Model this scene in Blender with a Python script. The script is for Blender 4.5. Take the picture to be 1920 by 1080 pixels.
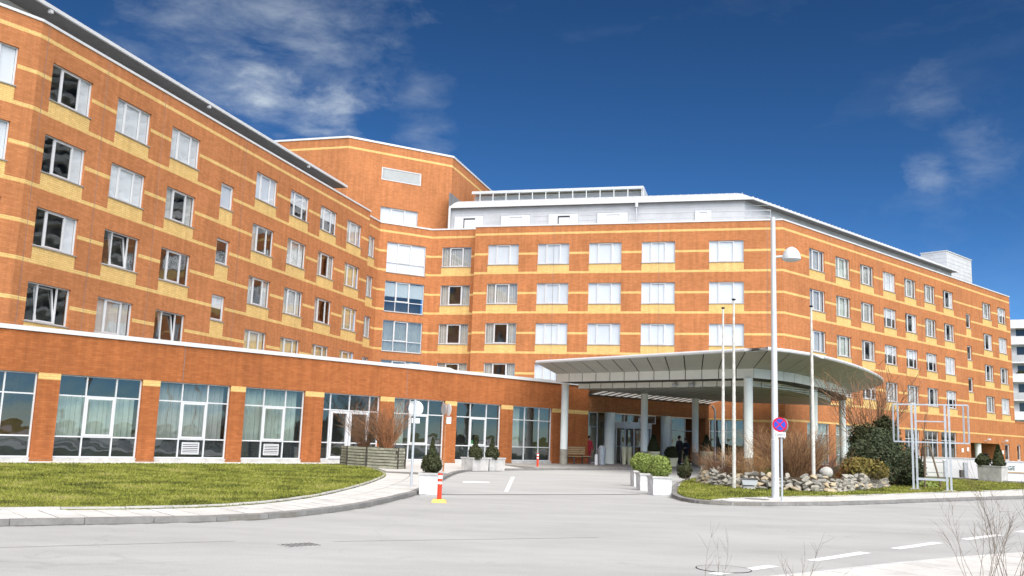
import bpy, bmesh, math, random
import numpy as np
from mathutils import Vector, Matrix
random.seed(7); RNG = np.random.default_rng(7)
for o in list(bpy.data.objects): bpy.data.objects.remove(o)
SC = bpy.context.scene; COL = SC.collection
R_ = math.radians
# ------------------------------------------------------------------ camera
cam = bpy.data.cameras.new('camera'); camo = bpy.data.objects.new('camera', cam); COL.objects.link(camo)
cam.sensor_fit = 'HORIZONTAL'; cam.sensor_width = 36.0; cam.lens = 36.0 * 1765.54 / 1920.0
cam.clip_start = 0.1; cam.clip_end = 3000
cp, sp, cr, sr = math.cos(R_(8.958)), math.sin(R_(8.958)), math.cos(R_(1.998)), math.sin(R_(1.998))
right = Vector((cr, -sp * sr, cp * sr)); up = Vector((-sr, -sp * cr, cp * cr)); fwd = Vector((0, cp, sp))
camo.matrix_world = Matrix(((right.x, up.x, -fwd.x, 0), (right.y, up.y, -fwd.y, 0), (right.z, up.z, -fwd.z, 1.55), (0, 0, 0, 1)))
SC.camera = camo
# ------------------------------------------------------------------ sky and sun
SUN_AZ, SUN_EL = 162.0, 47.0            # azimuth clockwise from +Y
world = bpy.data.worlds.new('World'); SC.world = world; world.use_nodes = True
wn, wl = world.node_tree.nodes, world.node_tree.links; wn.clear()
wout = wn.new('ShaderNodeOutputWorld'); bg = wn.new('ShaderNodeBackground'); bg.inputs['Strength'].default_value = 0.085
sky = wn.new('ShaderNodeTexSky'); sky.sky_type = 'NISHITA'; sky.sun_disc = False
sky.sun_elevation = R_(SUN_EL); sky.sun_rotation = R_(SUN_AZ); sky.altitude = 4500; sky.air_density = 1.0; sky.dust_density = 0.1; sky.ozone_density = 4.0
hsv = wn.new('ShaderNodeHueSaturation'); hsv.inputs['Hue'].default_value = 0.491; hsv.inputs['Saturation'].default_value = 1.04; hsv.inputs['Value'].default_value = 0.385
gam = wn.new('ShaderNodeGamma'); gam.inputs['Gamma'].default_value = 1.5; wl.new(sky.outputs[0], gam.inputs['Color']); wl.new(gam.outputs[0], hsv.inputs['Color'])
tc = wn.new('ShaderNodeTexCoord')
def cloud_noise(scale, stretch, rot, detail, dist):
    mp = wn.new('ShaderNodeMapping'); mp.inputs['Scale'].default_value = stretch; mp.inputs['Rotation'].default_value = rot
    wl.new(tc.outputs['Generated'], mp.inputs['Vector'])
    n = wn.new('ShaderNodeTexNoise'); n.inputs['Scale'].default_value = scale; n.inputs['Detail'].default_value = detail
    n.inputs['Roughness'].default_value = 0.62; n.inputs['Distortion'].default_value = dist
    wl.new(mp.outputs[0], n.inputs['Vector']); return n.outputs['Fac']
def math_(op, a, b, clamp=False):
    m = wn.new('ShaderNodeMath'); m.operation = op; m.use_clamp = clamp
    for i, v in enumerate((a, b)):
        if isinstance(v, (int, float)): m.inputs[i].default_value = v
        elif v is not None: wl.new(v, m.inputs[i])
    return m.outputs[0]
n1 = cloud_noise(13.0, (0.7, 1, 2.6), (0.2, 0.75, 0.3), 12, 0.2); n3 = cloud_noise(16.0, (1, 1, 1.6), (0.0, 0.5, 0.2), 5, 0.2); n2 = cloud_noise(4.0, (1, 1, 2.5), (0.1, 0.5, 0.0), 6, 0.3)
total = None                            # cirrus patches: centre direction, angular radius, density
for d, rad, dens in (((-0.250, 0.908, 0.333), 0.065, 0.85), ((-0.208, 0.925, 0.310), 0.06, 0.9), ((-0.30, 0.885, 0.345), 0.12, 0.42), ((-0.222, 0.892, 0.392), 0.13, 0.42),
                     ((-0.101, 0.931, 0.35), 0.035, 0.22), ((-0.097, 0.946, 0.309), 0.035, 0.30),
                     ((0.400, 0.875, 0.271), 0.032, 0.42), ((0.430, 0.860, 0.278), 0.045, 0.28), ((0.393, 0.857, 0.334), 0.035, 0.26), ((0.398, 0.889, 0.228), 0.035, 0.16)):
    v = Vector(d).normalized()
    vm = wn.new('ShaderNodeVectorMath'); vm.operation = 'DISTANCE'; wl.new(tc.outputs['Generated'], vm.inputs[0]); vm.inputs[1].default_value = v
    g = math_('ADD', math_('SUBTRACT', 1.0, math_('DIVIDE', vm.outputs['Value'], rad)), math_('MULTIPLY', math_('SUBTRACT', n3, 0.52), 2.8), True)
    g = math_('MULTIPLY', g, dens)
    total = g if total is None else math_('MAXIMUM', total, g)
tex = math_('MULTIPLY', math_('SUBTRACT', n1, 0.36, True), 3.0)
thin = math_('MULTIPLY', math_('SUBTRACT', n2, 0.52, True), 0.5)
cm = math_('ADD', math_('MULTIPLY', total, tex), math_('MULTIPLY', thin, 0.5), True)
mixc = wn.new('ShaderNodeMix'); mixc.data_type = 'RGBA'; mixc.inputs['B'].default_value = (4.6, 5.2, 5.8, 1)
wl.new(cm, mixc.inputs['Factor']); wl.new(hsv.outputs[0], mixc.inputs['A'])
wl.new(mixc.outputs['Result'], bg.inputs['Color']); wl.new(bg.outputs[0], wout.inputs['Surface'])
sun = bpy.data.lights.new('sun', 'SUN'); suno = bpy.data.objects.new('sun', sun); COL.objects.link(suno)
sun.energy = 4.5; sun.angle = R_(78.0); sun.color = (1.0, 0.955, 0.89)
sd = Vector((math.sin(R_(SUN_AZ)) * math.cos(R_(SUN_EL)), math.cos(R_(SUN_AZ)) * math.cos(R_(SUN_EL)), math.sin(R_(SUN_EL))))
suno.rotation_euler = sd.to_track_quat('Z', 'Y').to_euler(); suno.location = sd * 100
vs = SC.view_settings; vs.view_transform = 'Standard'; vs.look = 'None'; vs.exposure = 0.71; vs.gamma = 1.0; vs.use_curve_mapping = False
SC.render.resolution_x = 1024; SC.render.resolution_y = 576
SC.cycles.max_bounces = 6; SC.cycles.transparent_max_bounces = 12
# ------------------------------------------------------------------ materials
MATS = {}
def nt(name):
    m = bpy.data.materials.new(name); m.use_nodes = True; n = m.node_tree.nodes; return m, n, m.node_tree.links, n['Principled BSDF']
def mat(name, col, rough=0.7, var=0.12, scale=6.0, bump=0.0, metal=0.0, spec=0.4, bscale=None, col2=None, coord='Object', detail=6):
    m, n, l, b = nt(name); b.inputs['Roughness'].default_value = rough; b.inputs['Metallic'].default_value = metal; b.inputs['Specular IOR Level'].default_value = spec
    t = n.new('ShaderNodeTexCoord'); no = n.new('ShaderNodeTexNoise'); no.inputs['Scale'].default_value = scale; no.inputs['Detail'].default_value = detail; no.inputs['Roughness'].default_value = 0.65
    l.new(t.outputs[coord], no.inputs['Vector'])
    r = n.new('ShaderNodeValToRGB'); r.color_ramp.elements[0].position = 0.3; r.color_ramp.elements[1].position = 0.7
    c2 = col2 if col2 else tuple(min(1, c * (1 + var)) for c in col); c1 = col if col2 else tuple(c * (1 - var) for c in col)
    r.color_ramp.elements[0].color = (*c1, 1); r.color_ramp.elements[1].color = (*c2, 1)
    l.new(no.outputs['Fac'], r.inputs[0]); l.new(r.outputs[0], b.inputs['Base Color'])
    if bump:
        n2 = n.new('ShaderNodeTexNoise'); n2.inputs['Scale'].default_value = bscale or scale * 6; n2.inputs['Detail'].default_value = 4; l.new(t.outputs[coord], n2.inputs['Vector'])
        bp = n.new('ShaderNodeBump'); bp.inputs['Strength'].default_value = bump; bp.inputs['Distance'].default_value = 0.02; l.new(n2.outputs['Fac'], bp.inputs['Height']); l.new(bp.outputs[0], b.inputs['Normal'])
    MATS[name] = m; return m
def brick(name, c1, c2, mortar, stain=0.22):
    m, n, l, b = nt(name); b.inputs['Roughness'].default_value = 0.85; b.inputs['Specular IOR Level'].default_value = 0.25
    uv = n.new('ShaderNodeUVMap'); bt = n.new('ShaderNodeTexBrick'); l.new(uv.outputs[0], bt.inputs['Vector'])
    bt.inputs['Color1'].default_value = (*c1, 1); bt.inputs['Color2'].default_value = (*c2, 1); bt.inputs['Mortar'].default_value = (*mortar, 1)
    bt.inputs['Scale'].default_value = 1.0; bt.inputs['Brick Width'].default_value = 0.26; bt.inputs['Row Height'].default_value = 0.086; bt.inputs['Mortar Size'].default_value = 0.0065; bt.inputs['Mortar Smooth'].default_value = 0.2; bt.inputs['Bias'].default_value = 0.0
    no = n.new('ShaderNodeTexNoise'); no.inputs['Scale'].default_value = 0.35; no.inputs['Detail'].default_value = 7; no.inputs['Roughness'].default_value = 0.7; l.new(uv.outputs[0], no.inputs['Vector'])
    mp = n.new('ShaderNodeMapping'); mp.inputs['Scale'].default_value = (4.0, 0.3, 1); l.new(uv.outputs[0], mp.inputs[0])
    st = n.new('ShaderNodeTexNoise'); st.inputs['Scale'].default_value = 1.0; st.inputs['Detail'].default_value = 5; l.new(mp.outputs[0], st.inputs['Vector'])
    ad = n.new('ShaderNodeMath'); ad.operation = 'ADD'; l.new(no.outputs['Fac'], ad.inputs[0]); l.new(st.outputs['Fac'], ad.inputs[1])
    mr = n.new('ShaderNodeMapRange'); mr.inputs['From Min'].default_value = 0.7; mr.inputs['From Max'].default_value = 1.3; mr.inputs['To Min'].default_value = 1 - stain; mr.inputs['To Max'].default_value = 1 + stain * 0.7; l.new(ad.outputs[0], mr.inputs['Value'])
    mx = n.new('ShaderNodeMix'); mx.data_type = 'RGBA'; mx.blend_type = 'MULTIPLY'; mx.inputs['Factor'].default_value = 1; l.new(bt.outputs['Color'], mx.inputs['A']); l.new(mr.outputs[0], mx.inputs['B'])
    l.new(mx.outputs['Result'], b.inputs['Base Color'])
    bp = n.new('ShaderNodeBump'); bp.invert = True; bp.inputs['Strength'].default_value = 0.5; bp.inputs['Distance'].default_value = 0.008; l.new(bt.outputs['Fac'], bp.inputs['Height']); l.new(bp.outputs[0], b.inputs['Normal'])
    MATS[name] = m; return m
brick('brick_orange', (0.52, 0.205, 0.080), (0.43, 0.163, 0.060), (0.35, 0.15, 0.066), 0.22)
brick('brick_podium', (0.42, 0.137, 0.044), (0.34, 0.104, 0.031), (0.28, 0.115, 0.042), 0.24)
brick('brick_yellow', (0.76, 0.53, 0.215), (0.68, 0.45, 0.165), (0.46, 0.29, 0.10), 0.14)
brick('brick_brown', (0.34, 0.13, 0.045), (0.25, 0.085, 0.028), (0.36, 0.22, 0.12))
mat('white_metal', (0.62, 0.63, 0.64), 0.45, 0.04, 1.5)
mat('white_frame', (0.60, 0.61, 0.62), 0.4, 0.03, 3)
mat('grey_frame', (0.52, 0.54, 0.56), 0.4, 0.06, 3)
mat('sill_metal', (0.30, 0.30, 0.30), 0.45, 0.1, 4)
mat('soffit_dark', (0.17, 0.17, 0.175), 0.7, 0.15, 2)
mat('roof_metal', (0.52, 0.53, 0.54), 0.5, 0.18, 2.5, 0.25)
mat('cladding', (0.54, 0.55, 0.57), 0.5, 0.10, 0.8)
mat('roof_gravel', (0.30, 0.29, 0.27), 0.9, 0.2, 8)
mat('reflection_blind', (0.82, 0.83, 0.86), 0.7, 0.03, 1.2)  # white blinds whose colour also stands in for bright sky reflected in the panes
bm_ = MATS['reflection_blind'].node_tree; bb_ = bm_.nodes['Principled BSDF']; oi_ = bm_.nodes.new('ShaderNodeObjectInfo'); wv_ = bm_.nodes.new('ShaderNodeTexWave'); wv_.bands_direction = 'Z'; wv_.inputs['Scale'].default_value = 7.0; wv_.inputs['Distortion'].default_value = 0.0
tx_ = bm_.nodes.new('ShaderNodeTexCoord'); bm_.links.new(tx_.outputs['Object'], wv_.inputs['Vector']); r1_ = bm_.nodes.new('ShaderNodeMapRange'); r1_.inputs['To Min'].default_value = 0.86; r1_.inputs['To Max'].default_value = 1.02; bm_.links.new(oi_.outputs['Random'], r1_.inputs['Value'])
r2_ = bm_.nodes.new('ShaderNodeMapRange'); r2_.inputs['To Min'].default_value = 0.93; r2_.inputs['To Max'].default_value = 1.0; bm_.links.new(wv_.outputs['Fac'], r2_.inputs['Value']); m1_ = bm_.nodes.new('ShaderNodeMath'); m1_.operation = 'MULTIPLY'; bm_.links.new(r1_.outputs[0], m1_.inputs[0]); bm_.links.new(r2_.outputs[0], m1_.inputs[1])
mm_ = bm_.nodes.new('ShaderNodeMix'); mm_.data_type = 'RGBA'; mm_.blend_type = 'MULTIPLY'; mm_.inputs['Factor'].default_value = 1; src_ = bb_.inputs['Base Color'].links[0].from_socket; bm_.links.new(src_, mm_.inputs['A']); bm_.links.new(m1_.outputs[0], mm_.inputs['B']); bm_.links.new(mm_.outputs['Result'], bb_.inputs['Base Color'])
mat('curtain', (0.46, 0.455, 0.435), 0.8, 0.12, 2.5)
mat('curtain_gold', (0.52, 0.40, 0.22), 0.8, 0.15, 2.5)
mat('curtain_green', (0.52, 0.56, 0.51), 0.8, 0.12, 2.5)
mat('interior', (0.26, 0.24, 0.215), 0.9, 0.25, 0.9)
mat('lobby_wall', (0.55, 0.42, 0.26), 0.8, 0.3, 0.7)
mat('dark_panel', (0.045, 0.05, 0.058), 0.12, 0.3, 1.2, spec=0.8)
mat('louvre', (0.66, 0.68, 0.68), 0.5, 0.05, 3)
mat('concrete', (0.47, 0.46, 0.44), 0.85, 0.24, 3, 0.25, bscale=40)
mat('concrete_white', (0.62, 0.62, 0.61), 0.8, 0.2, 3.5, 0.15, bscale=30)
mat('render_white', (0.78, 0.78, 0.79), 0.8, 0.06, 1.0)
mat('slab', (0.62, 0.60, 0.57), 0.85, 0.11, 1.8, 0.2, bscale=60)
mat('slab_alt', (0.57, 0.555, 0.53), 0.85, 0.12, 1.8, 0.2, bscale=60)
mat('kerb', (0.235, 0.23, 0.22), 0.85, 0.22, 3.5, 0.3, bscale=40)
mat('joint_sand', (0.20, 0.19, 0.17), 0.95, 0.2, 6)
mat('paving_dark', (0.40, 0.385, 0.36), 0.85, 0.22, 1.5, 0.2, bscale=30)
mat('line_paint', (0.82, 0.82, 0.82), 0.7, 0.08, 8)
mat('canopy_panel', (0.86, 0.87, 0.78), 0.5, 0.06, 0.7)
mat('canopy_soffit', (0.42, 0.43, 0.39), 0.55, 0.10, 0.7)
mat('canopy_dark', (0.06, 0.06, 0.055), 0.8, 0.2, 3)
mat('column_paint', (0.80, 0.84, 0.79), 0.5, 0.07, 1.0)
mat('column_base', (0.30, 0.28, 0.23), 0.85, 0.25, 3)
mat('galvanised', (0.52, 0.55, 0.58), 0.42, 0.12, 5, metal=0.35)
mat('pole_grey', (0.60, 0.62, 0.64), 0.45, 0.08, 2, metal=0.2)
mat('weathered_pole', (0.58, 0.57, 0.52), 0.7, 0.3, 9, coord='Object')
mat('black', (0.015, 0.015, 0.017), 0.5, 0.2, 4)
mat('iron', (0.09, 0.09, 0.09), 0.6, 0.3, 12)
mat('plank', (0.29, 0.285, 0.215), 0.9, 0.38, 5, 0.5, bscale=40)
mat('plank_end', (0.045, 0.04, 0.03), 0.9, 0.4, 9)
mat('bench_wood', (0.45, 0.31, 0.17), 0.6, 0.25, 6)
mat('red_plastic', (0.75, 0.055, 0.02), 0.4, 0.05, 3)
mat('yellow_plastic', (0.85, 0.52, 0.10), 0.5, 0.1, 4)
mat('sign_blue', (0.03, 0.09, 0.62), 0.35, 0.03, 3)
mat('sign_red', (0.62, 0.015, 0.05), 0.35, 0.03, 3)
mat('sign_white', (0.82, 0.82, 0.82), 0.35, 0.03, 3)
mat('cream_pot', (0.80, 0.76, 0.52), 0.6, 0.06, 2)
mat('stone_a', (0.20, 0.185, 0.155), 0.9, 0, 7, 0.5, col2=(0.50, 0.47, 0.40), bscale=22)
mat('stone_b', (0.14, 0.135, 0.115), 0.9, 0, 7, 0.5, col2=(0.38, 0.36, 0.32), bscale=22)
mat('stone_c', (0.40, 0.31, 0.19), 0.9, 0, 7, 0.5, col2=(0.54, 0.46, 0.33), bscale=22)
mat('boulder', (0.43, 0.42, 0.385), 0.9, 0.4, 6, 0.5, bscale=20)
mat('soil', (0.085, 0.062, 0.042), 0.95, 0.4, 9, 0.5)
mat('bark', (0.16, 0.115, 0.075), 0.9, 0.35, 8)
mat('twig_brown', (0.24, 0.135, 0.075), 0.85, 0.35, 7)
mat('twig_red', (0.38, 0.17, 0.075), 0.85, 0.35, 7)
mat('twig_tan', (0.46, 0.28, 0.13), 0.85, 0.3, 7)
mat('twig_grey', (0.13, 0.11, 0.09), 0.85, 0.3, 7)
def leafmat(name, ca, cb, scale=9):
    m = mat(name, ca, 0.65, 0, scale, col2=cb, spec=0.18); b = m.node_tree.nodes['Principled BSDF']; b.inputs['Subsurface Weight'].default_value = 0.0; return m
leafmat('leaf_box', (0.085, 0.12, 0.026), (0.33, 0.40, 0.105), 26)
leafmat('leaf_dark', (0.018, 0.022, 0.010), (0.075, 0.085, 0.035), 16)
leafmat('leaf_laurel', (0.016, 0.024, 0.014), (0.10, 0.12, 0.06), 14)
leafmat('leaf_juniper', (0.075, 0.065, 0.018), (0.24, 0.19, 0.05), 10)
leafmat('leaf_conifer', (0.022, 0.026, 0.012), (0.065, 0.07, 0.028), 12)
leafmat('leaf_tree', (0.04, 0.06, 0.02), (0.10, 0.13, 0.05), 3)
mat('skin', (0.55, 0.34, 0.25), 0.6, 0.05, 5)
mat('hair', (0.02, 0.014, 0.01), 0.7, 0.2, 20)
mat('cloth_black', (0.018, 0.018, 0.022), 0.85, 0.3, 9)
mat('cloth_navy', (0.025, 0.03, 0.05), 0.85, 0.3, 9)
mat('cloth_red', (0.45, 0.03, 0.045), 0.8, 0.2, 6)
mat('green_letter', (0.01, 0.10, 0.075), 0.5, 0.1, 4)
mat('frosted', (0.75, 0.78, 0.75), 0.5, 0.05, 3)
fm = MATS['frosted'].node_tree; ft_ = fm.nodes.new('ShaderNodeBsdfTranslucent'); ft_.inputs[0].default_value = (0.85, 0.88, 0.85, 1); fx_ = fm.nodes.new('ShaderNodeMixShader'); fx_.inputs[0].default_value = 0.35
fm.links.new(fm.nodes['Principled BSDF'].outputs[0], fx_.inputs[1]); fm.links.new(ft_.outputs[0], fx_.inputs[2]); fm.links.new(fx_.outputs[0], fm.nodes['Material Output'].inputs['Surface'])
# grass: soil-coloured sheet and blades with patchy colour
def grassmat(name, k):
    m, n, l, b = nt(name); b.inputs['Roughness'].default_value = 0.8; b.inputs['Specular IOR Level'].default_value = 0.15
    t = n.new('ShaderNodeTexCoord'); a = n.new('ShaderNodeTexNoise'); a.inputs['Scale'].default_value = 0.8; a.inputs['Detail'].default_value = 10; a.inputs['Roughness'].default_value = 0.75; l.new(t.outputs['Object'], a.inputs['Vector'])
    c = n.new('ShaderNodeTexNoise'); c.inputs['Scale'].default_value = 30; c.inputs['Detail'].default_value = 2; l.new(t.outputs['Object'], c.inputs['Vector'])
    r = n.new('ShaderNodeValToRGB'); e = r.color_ramp.elements
    cols = [(0.36, (0.050, 0.053, 0.018)), (0.44, (0.105, 0.118, 0.024)), (0.50, (0.175, 0.195, 0.032)), (0.56, (0.245, 0.262, 0.044)), (0.65, (0.27, 0.235, 0.095))]
    e[0].position, e[0].color = cols[0][0], (*[v * k for v in cols[0][1]], 1); e[1].position, e[1].color = cols[-1][0], (*[v * k for v in cols[-1][1]], 1)
    for p, q in cols[1:-1]: x = e.new(p); x.color = (*[v * k for v in q], 1)
    ad = n.new('ShaderNodeMath'); ad.operation = 'MULTIPLY_ADD'; l.new(c.outputs['Fac'], ad.inputs[0]); ad.inputs[1].default_value = 0.6; 
    s = n.new('ShaderNodeMath'); s.operation = 'SUBTRACT'; l.new(a.outputs['Fac'], s.inputs[0]); s.inputs[1].default_value = 0.30; l.new(s.outputs[0], ad.inputs[2])
    l.new(ad.outputs[0], r.inputs[0]); l.new(r.outputs[0], b.inputs['Base Color']); MATS[name] = m
grassmat('grass_blades', 1.2); grassmat('turf', 0.8)
# weathered pale asphalt
def asphalt(name, c1, c2):
    m, n, l, b = nt(name); b.inputs['Roughness'].default_value = 0.88; b.inputs['Specular IOR Level'].default_value = 0.25
    t = n.new('ShaderNodeTexCoord'); f = n.new('ShaderNodeTexNoise'); f.inputs['Scale'].default_value = 45; f.inputs['Detail'].default_value = 5; l.new(t.outputs['Object'], f.inputs['Vector'])
    mp = n.new('ShaderNodeMapping'); mp.inputs['Rotation'].default_value = (0, 0, R_(-42)); mp.inputs['Scale'].default_value = (0.3, 0.75, 1); l.new(t.outputs['Object'], mp.inputs[0])
    g = n.new('ShaderNodeTexNoise'); g.inputs['Scale'].default_value = 0.8; g.inputs['Detail'].default_value = 7; g.inputs['Roughness'].default_value = 0.7; l.new(mp.outputs[0], g.inputs['Vector'])
    vo = n.new('ShaderNodeTexVoronoi'); vo.feature = 'DISTANCE_TO_EDGE'; vo.inputs['Scale'].default_value = 0.13; 
    wv = n.new('ShaderNodeTexNoise'); wv.inputs['Scale'].default_value = 0.8; wv.inputs['Detail'].default_value = 4; l.new(t.outputs['Object'], wv.inputs['Vector'])
    va = n.new('ShaderNodeVectorMath'); va.operation = 'MULTIPLY_ADD'; l.new(wv.outputs['Color'], va.inputs[0]); va.inputs[1].default_value = (2.5, 2.5, 0); l.new(t.outputs['Object'], va.inputs[2]); l.new(va.outputs[0], vo.inputs['Vector'])
    ck = n.new('ShaderNodeMapRange'); ck.inputs['From Min'].default_value = 0.0; ck.inputs['From Max'].default_value = 0.0035; ck.inputs['To Min'].default_value = 0.90; ck.inputs['To Max'].default_value = 1.0; l.new(vo.outputs['Distance'], ck.inputs['Value'])
    mx = n.new('ShaderNodeMath'); mx.operation = 'MULTIPLY_ADD'; l.new(f.outputs['Fac'], mx.inputs[0]); mx.inputs[1].default_value = 0.7; l.new(g.outputs['Fac'], mx.inputs[2])
    r = n.new('ShaderNodeValToRGB'); r.color_ramp.elements[0].position = 0.58; r.color_ramp.elements[1].position = 1.12 - 0.12; r.color_ramp.elements[0].color = (*c1, 1); r.color_ramp.elements[1].color = (*c2, 1); l.new(mx.outputs[0], r.inputs[0])
    mu = n.new('ShaderNodeMix'); mu.data_type = 'RGBA'; mu.blend_type = 'MULTIPLY'; mu.inputs['Factor'].default_value = 1; l.new(r.outputs[0], mu.inputs['A']); l.new(ck.outputs[0], mu.inputs['B'])
    l.new(mu.outputs['Result'], b.inputs['Base Color'])
    bp = n.new('ShaderNodeBump'); bp.inputs['Strength'].default_value = 0.35; bp.inputs['Distance'].default_value = 0.01; l.new(f.outputs['Fac'], bp.inputs['Height']); l.new(bp.outputs[0], b.inputs['Normal']); MATS[name] = m
asphalt('asphalt', (0.335, 0.335, 0.328), (0.45, 0.45, 0.44)); asphalt('asphalt_drive', (0.37, 0.37, 0.362), (0.47, 0.47, 0.46))
def glassmat(name, tint, base):
    m = bpy.data.materials.new(name); m.use_nodes = True; n = m.node_tree.nodes; l = m.node_tree.links; n.clear()
    out = n.new('ShaderNodeOutputMaterial'); tr = n.new('ShaderNodeBsdfTransparent'); tr.inputs[0].default_value = (*tint, 1)
    gl = n.new('ShaderNodeBsdfGlossy'); gl.inputs['Roughness'].default_value = 0.015; gl.inputs['Color'].default_value = (0.95, 0.97, 0.97, 1)
    t = n.new('ShaderNodeTexCoord'); no = n.new('ShaderNodeTexNoise'); no.inputs['Scale'].default_value = 1.1; no.inputs['Detail'].default_value = 1; l.new(t.outputs['Object'], no.inputs['Vector'])
    bp = n.new('ShaderNodeBump'); bp.inputs['Strength'].default_value = 0.35; bp.inputs['Distance'].default_value = 0.02; l.new(no.outputs['Fac'], bp.inputs['Height']); l.new(bp.outputs[0], gl.inputs['Normal'])
    fr = n.new('ShaderNodeLayerWeight'); fr.inputs['Blend'].default_value = 0.5
    pw = n.new('ShaderNodeMath'); pw.operation = 'POWER'; l.new(fr.outputs['Facing'], pw.inputs[0]); pw.inputs[1].default_value = 3.0
    ad = n.new('ShaderNodeMath'); ad.operation = 'MULTIPLY_ADD'; ad.use_clamp = True; l.new(pw.outputs[0], ad.inputs[0]); ad.inputs[1].default_value = 0.9 - base; ad.inputs[2].default_value = base
    mx = n.new('ShaderNodeMixShader'); l.new(ad.outputs[0], mx.inputs[0]); l.new(tr.outputs[0], mx.inputs[1]); l.new(gl.outputs[0], mx.inputs[2]); l.new(mx.outputs[0], out.inputs['Surface']); MATS[name] = m
glassmat('glass', (0.93, 0.95, 0.95), 0.10); glassmat('glass_dark', (0.74, 0.80, 0.79), 0.14)
def emit(name, col, s):
    m, n, l, b = nt(name); b.inputs['Base Color'].default_value = (*col, 1); b.inputs['Emission Color'].default_value = (*col, 1); b.inputs['Emission Strength'].default_value = s; MATS[name] = m
emit('green_lamp', (0.10, 0.9, 0.16), 1.2)
# ------------------------------------------------------------------ mesh helpers
class MB:
    def __init__(s): s.v = []; s.f = []; s.m = []; s.uv = []
    def face(s, pts, m=0, uv=None):
        i = len(s.v); s.v += [tuple(p) for p in pts]; s.f.append(tuple(range(i, i + len(pts)))); s.m.append(m)
        s.uv += list(uv) if uv else [(0.0, 0.0)] * len(pts); return s
    def hexa(s, b, t, m=0):             # bottom loop and top loop, both counter-clockwise from above
        k = len(b); s.face(list(reversed(b)), m); s.face(t, m)
        for i in range(k):
            j = (i + 1) % k; L = math.dist(b[i][:2], b[j][:2]); s.face([b[i], b[j], t[j], t[i]], m, [(0, b[i][2]), (L, b[j][2]), (L, t[j][2]), (0, t[i][2])])
        return s
    def box(s, x0, x1, y0, y1, z0, z1, m=0):
        return s.hexa([(x0, y0, z0), (x1, y0, z0), (x1, y1, z0), (x0, y1, z0)], [(x0, y0, z1), (x1, y0, z1), (x1, y1, z1), (x0, y1, z1)], m)
    def tube(s, pts, rad, k=8, m=0, caps=True):
        pts = [Vector(p) for p in pts]; rs = rad if isinstance(rad, (list, tuple)) else [rad] * len(pts); rings = []
        for i, p in enumerate(pts):
            d = (pts[min(i + 1, len(pts) - 1)] - pts[max(i - 1, 0)]).normalized(); a = d.orthogonal().normalized() if abs(d.z) < 0.99 else Vector((1, 0, 0)); a = (a - d * a.dot(d)).normalized(); b = d.cross(a)
            rings.append([tuple(p + (a * math.cos(2 * math.pi * j / k) + b * math.sin(2 * math.pi * j / k)) * rs[i]) for j in range(k)])
        for i in range(len(rings) - 1):
            for j in range(k): q = (j + 1) % k; s.face([rings[i][j], rings[i][q], rings[i + 1][q], rings[i + 1][j]], m)
        if caps: s.face(list(reversed(rings[0])), m); s.face(rings[-1], m)
        return s
    def lathe(s, prof, c=(0, 0), k=20, m=0):    # prof: (r, z) bottom to top
        for i in range(len(prof) - 1):
            (r0, z0), (r1, z1) = prof[i], prof[i + 1]
            for j in range(k):
                a, b = 2 * math.pi * j / k, 2 * math.pi * (j + 1) / k
                q = [(c[0] + r0 * math.cos(a), c[1] + r0 * math.sin(a), z0), (c[0] + r0 * math.cos(b), c[1] + r0 * math.sin(b), z0), (c[0] + r1 * math.cos(b), c[1] + r1 * math.sin(b), z1), (c[0] + r1 * math.cos(a), c[1] + r1 * math.sin(a), z1)]
                if r0 < 1e-6: q = [q[0], q[2], q[3]]
                elif r1 < 1e-6: q = q[:3]
                s.face(q, m)
        return s
    def mesh(s, name, mats, smooth=False, weld=False):
        me = bpy.data.meshes.new(name); me.from_pydata(s.v, [], s.f)
        for k in mats: me.materials.append(MATS[k])
        me.polygons.foreach_set('material_index', s.m); ul = me.uv_layers.new(name='UVMap'); ul.data.foreach_set('uv', np.array(s.uv, dtype=np.float32).ravel())
        if weld:
            bm = bmesh.new(); bm.from_mesh(me); bmesh.ops.remove_doubles(bm, verts=bm.verts, dist=1e-4); bm.to_mesh(me); bm.free()
        if smooth: me.polygons.foreach_set('use_smooth', [True] * len(me.polygons)); me.set_sharp_from_angle(angle=R_(40))
        me.update(); return me
    def build(s, name, mats, parent=None, smooth=False, weld=False, loc=None, rotz=0):
        mats = [mats] if isinstance(mats, str) else mats
        if parent is not None and loc is None:   # vertices are in world space: move them to the parent's frame
            o = gloc(parent); s.v = [(x - o.x, y - o.y, z - o.z) for x, y, z in s.v]
        return link(name, s.mesh(name, mats, smooth, weld), parent, loc or (0, 0, 0), rotz)
def gloc(o):
    v = o.location.copy()
    while o.parent: o = o.parent; v += o.location
    return v
def link(name, me, parent=None, loc=(0, 0, 0), rotz=0):
    o = bpy.data.objects.new(name, me); COL.objects.link(o); o.location = loc; o.rotation_euler = (0, 0, rotz)
    if parent: o.parent = parent
    return o
def thing(name, loc, label, cat, group=None, rotz=0):
    o = link(name, None, None, loc, rotz); o.empty_display_size = 0.3; tag(o, label, cat, group); return o
def tag(o, label, cat, group=None):
    o['label'] = label; o['category'] = cat
    if group: o['group'] = group
    return o
def struct(o): o['kind'] = 'structure'; return o
def stuff(o): o['kind'] = 'stuff'; return o
def copy_tree(o, parent=None):
    kids = list(o.children); c = o.copy(); COL.objects.link(c); c.parent = parent
    for k in kids: copy_tree(k, c)
    return c
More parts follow.
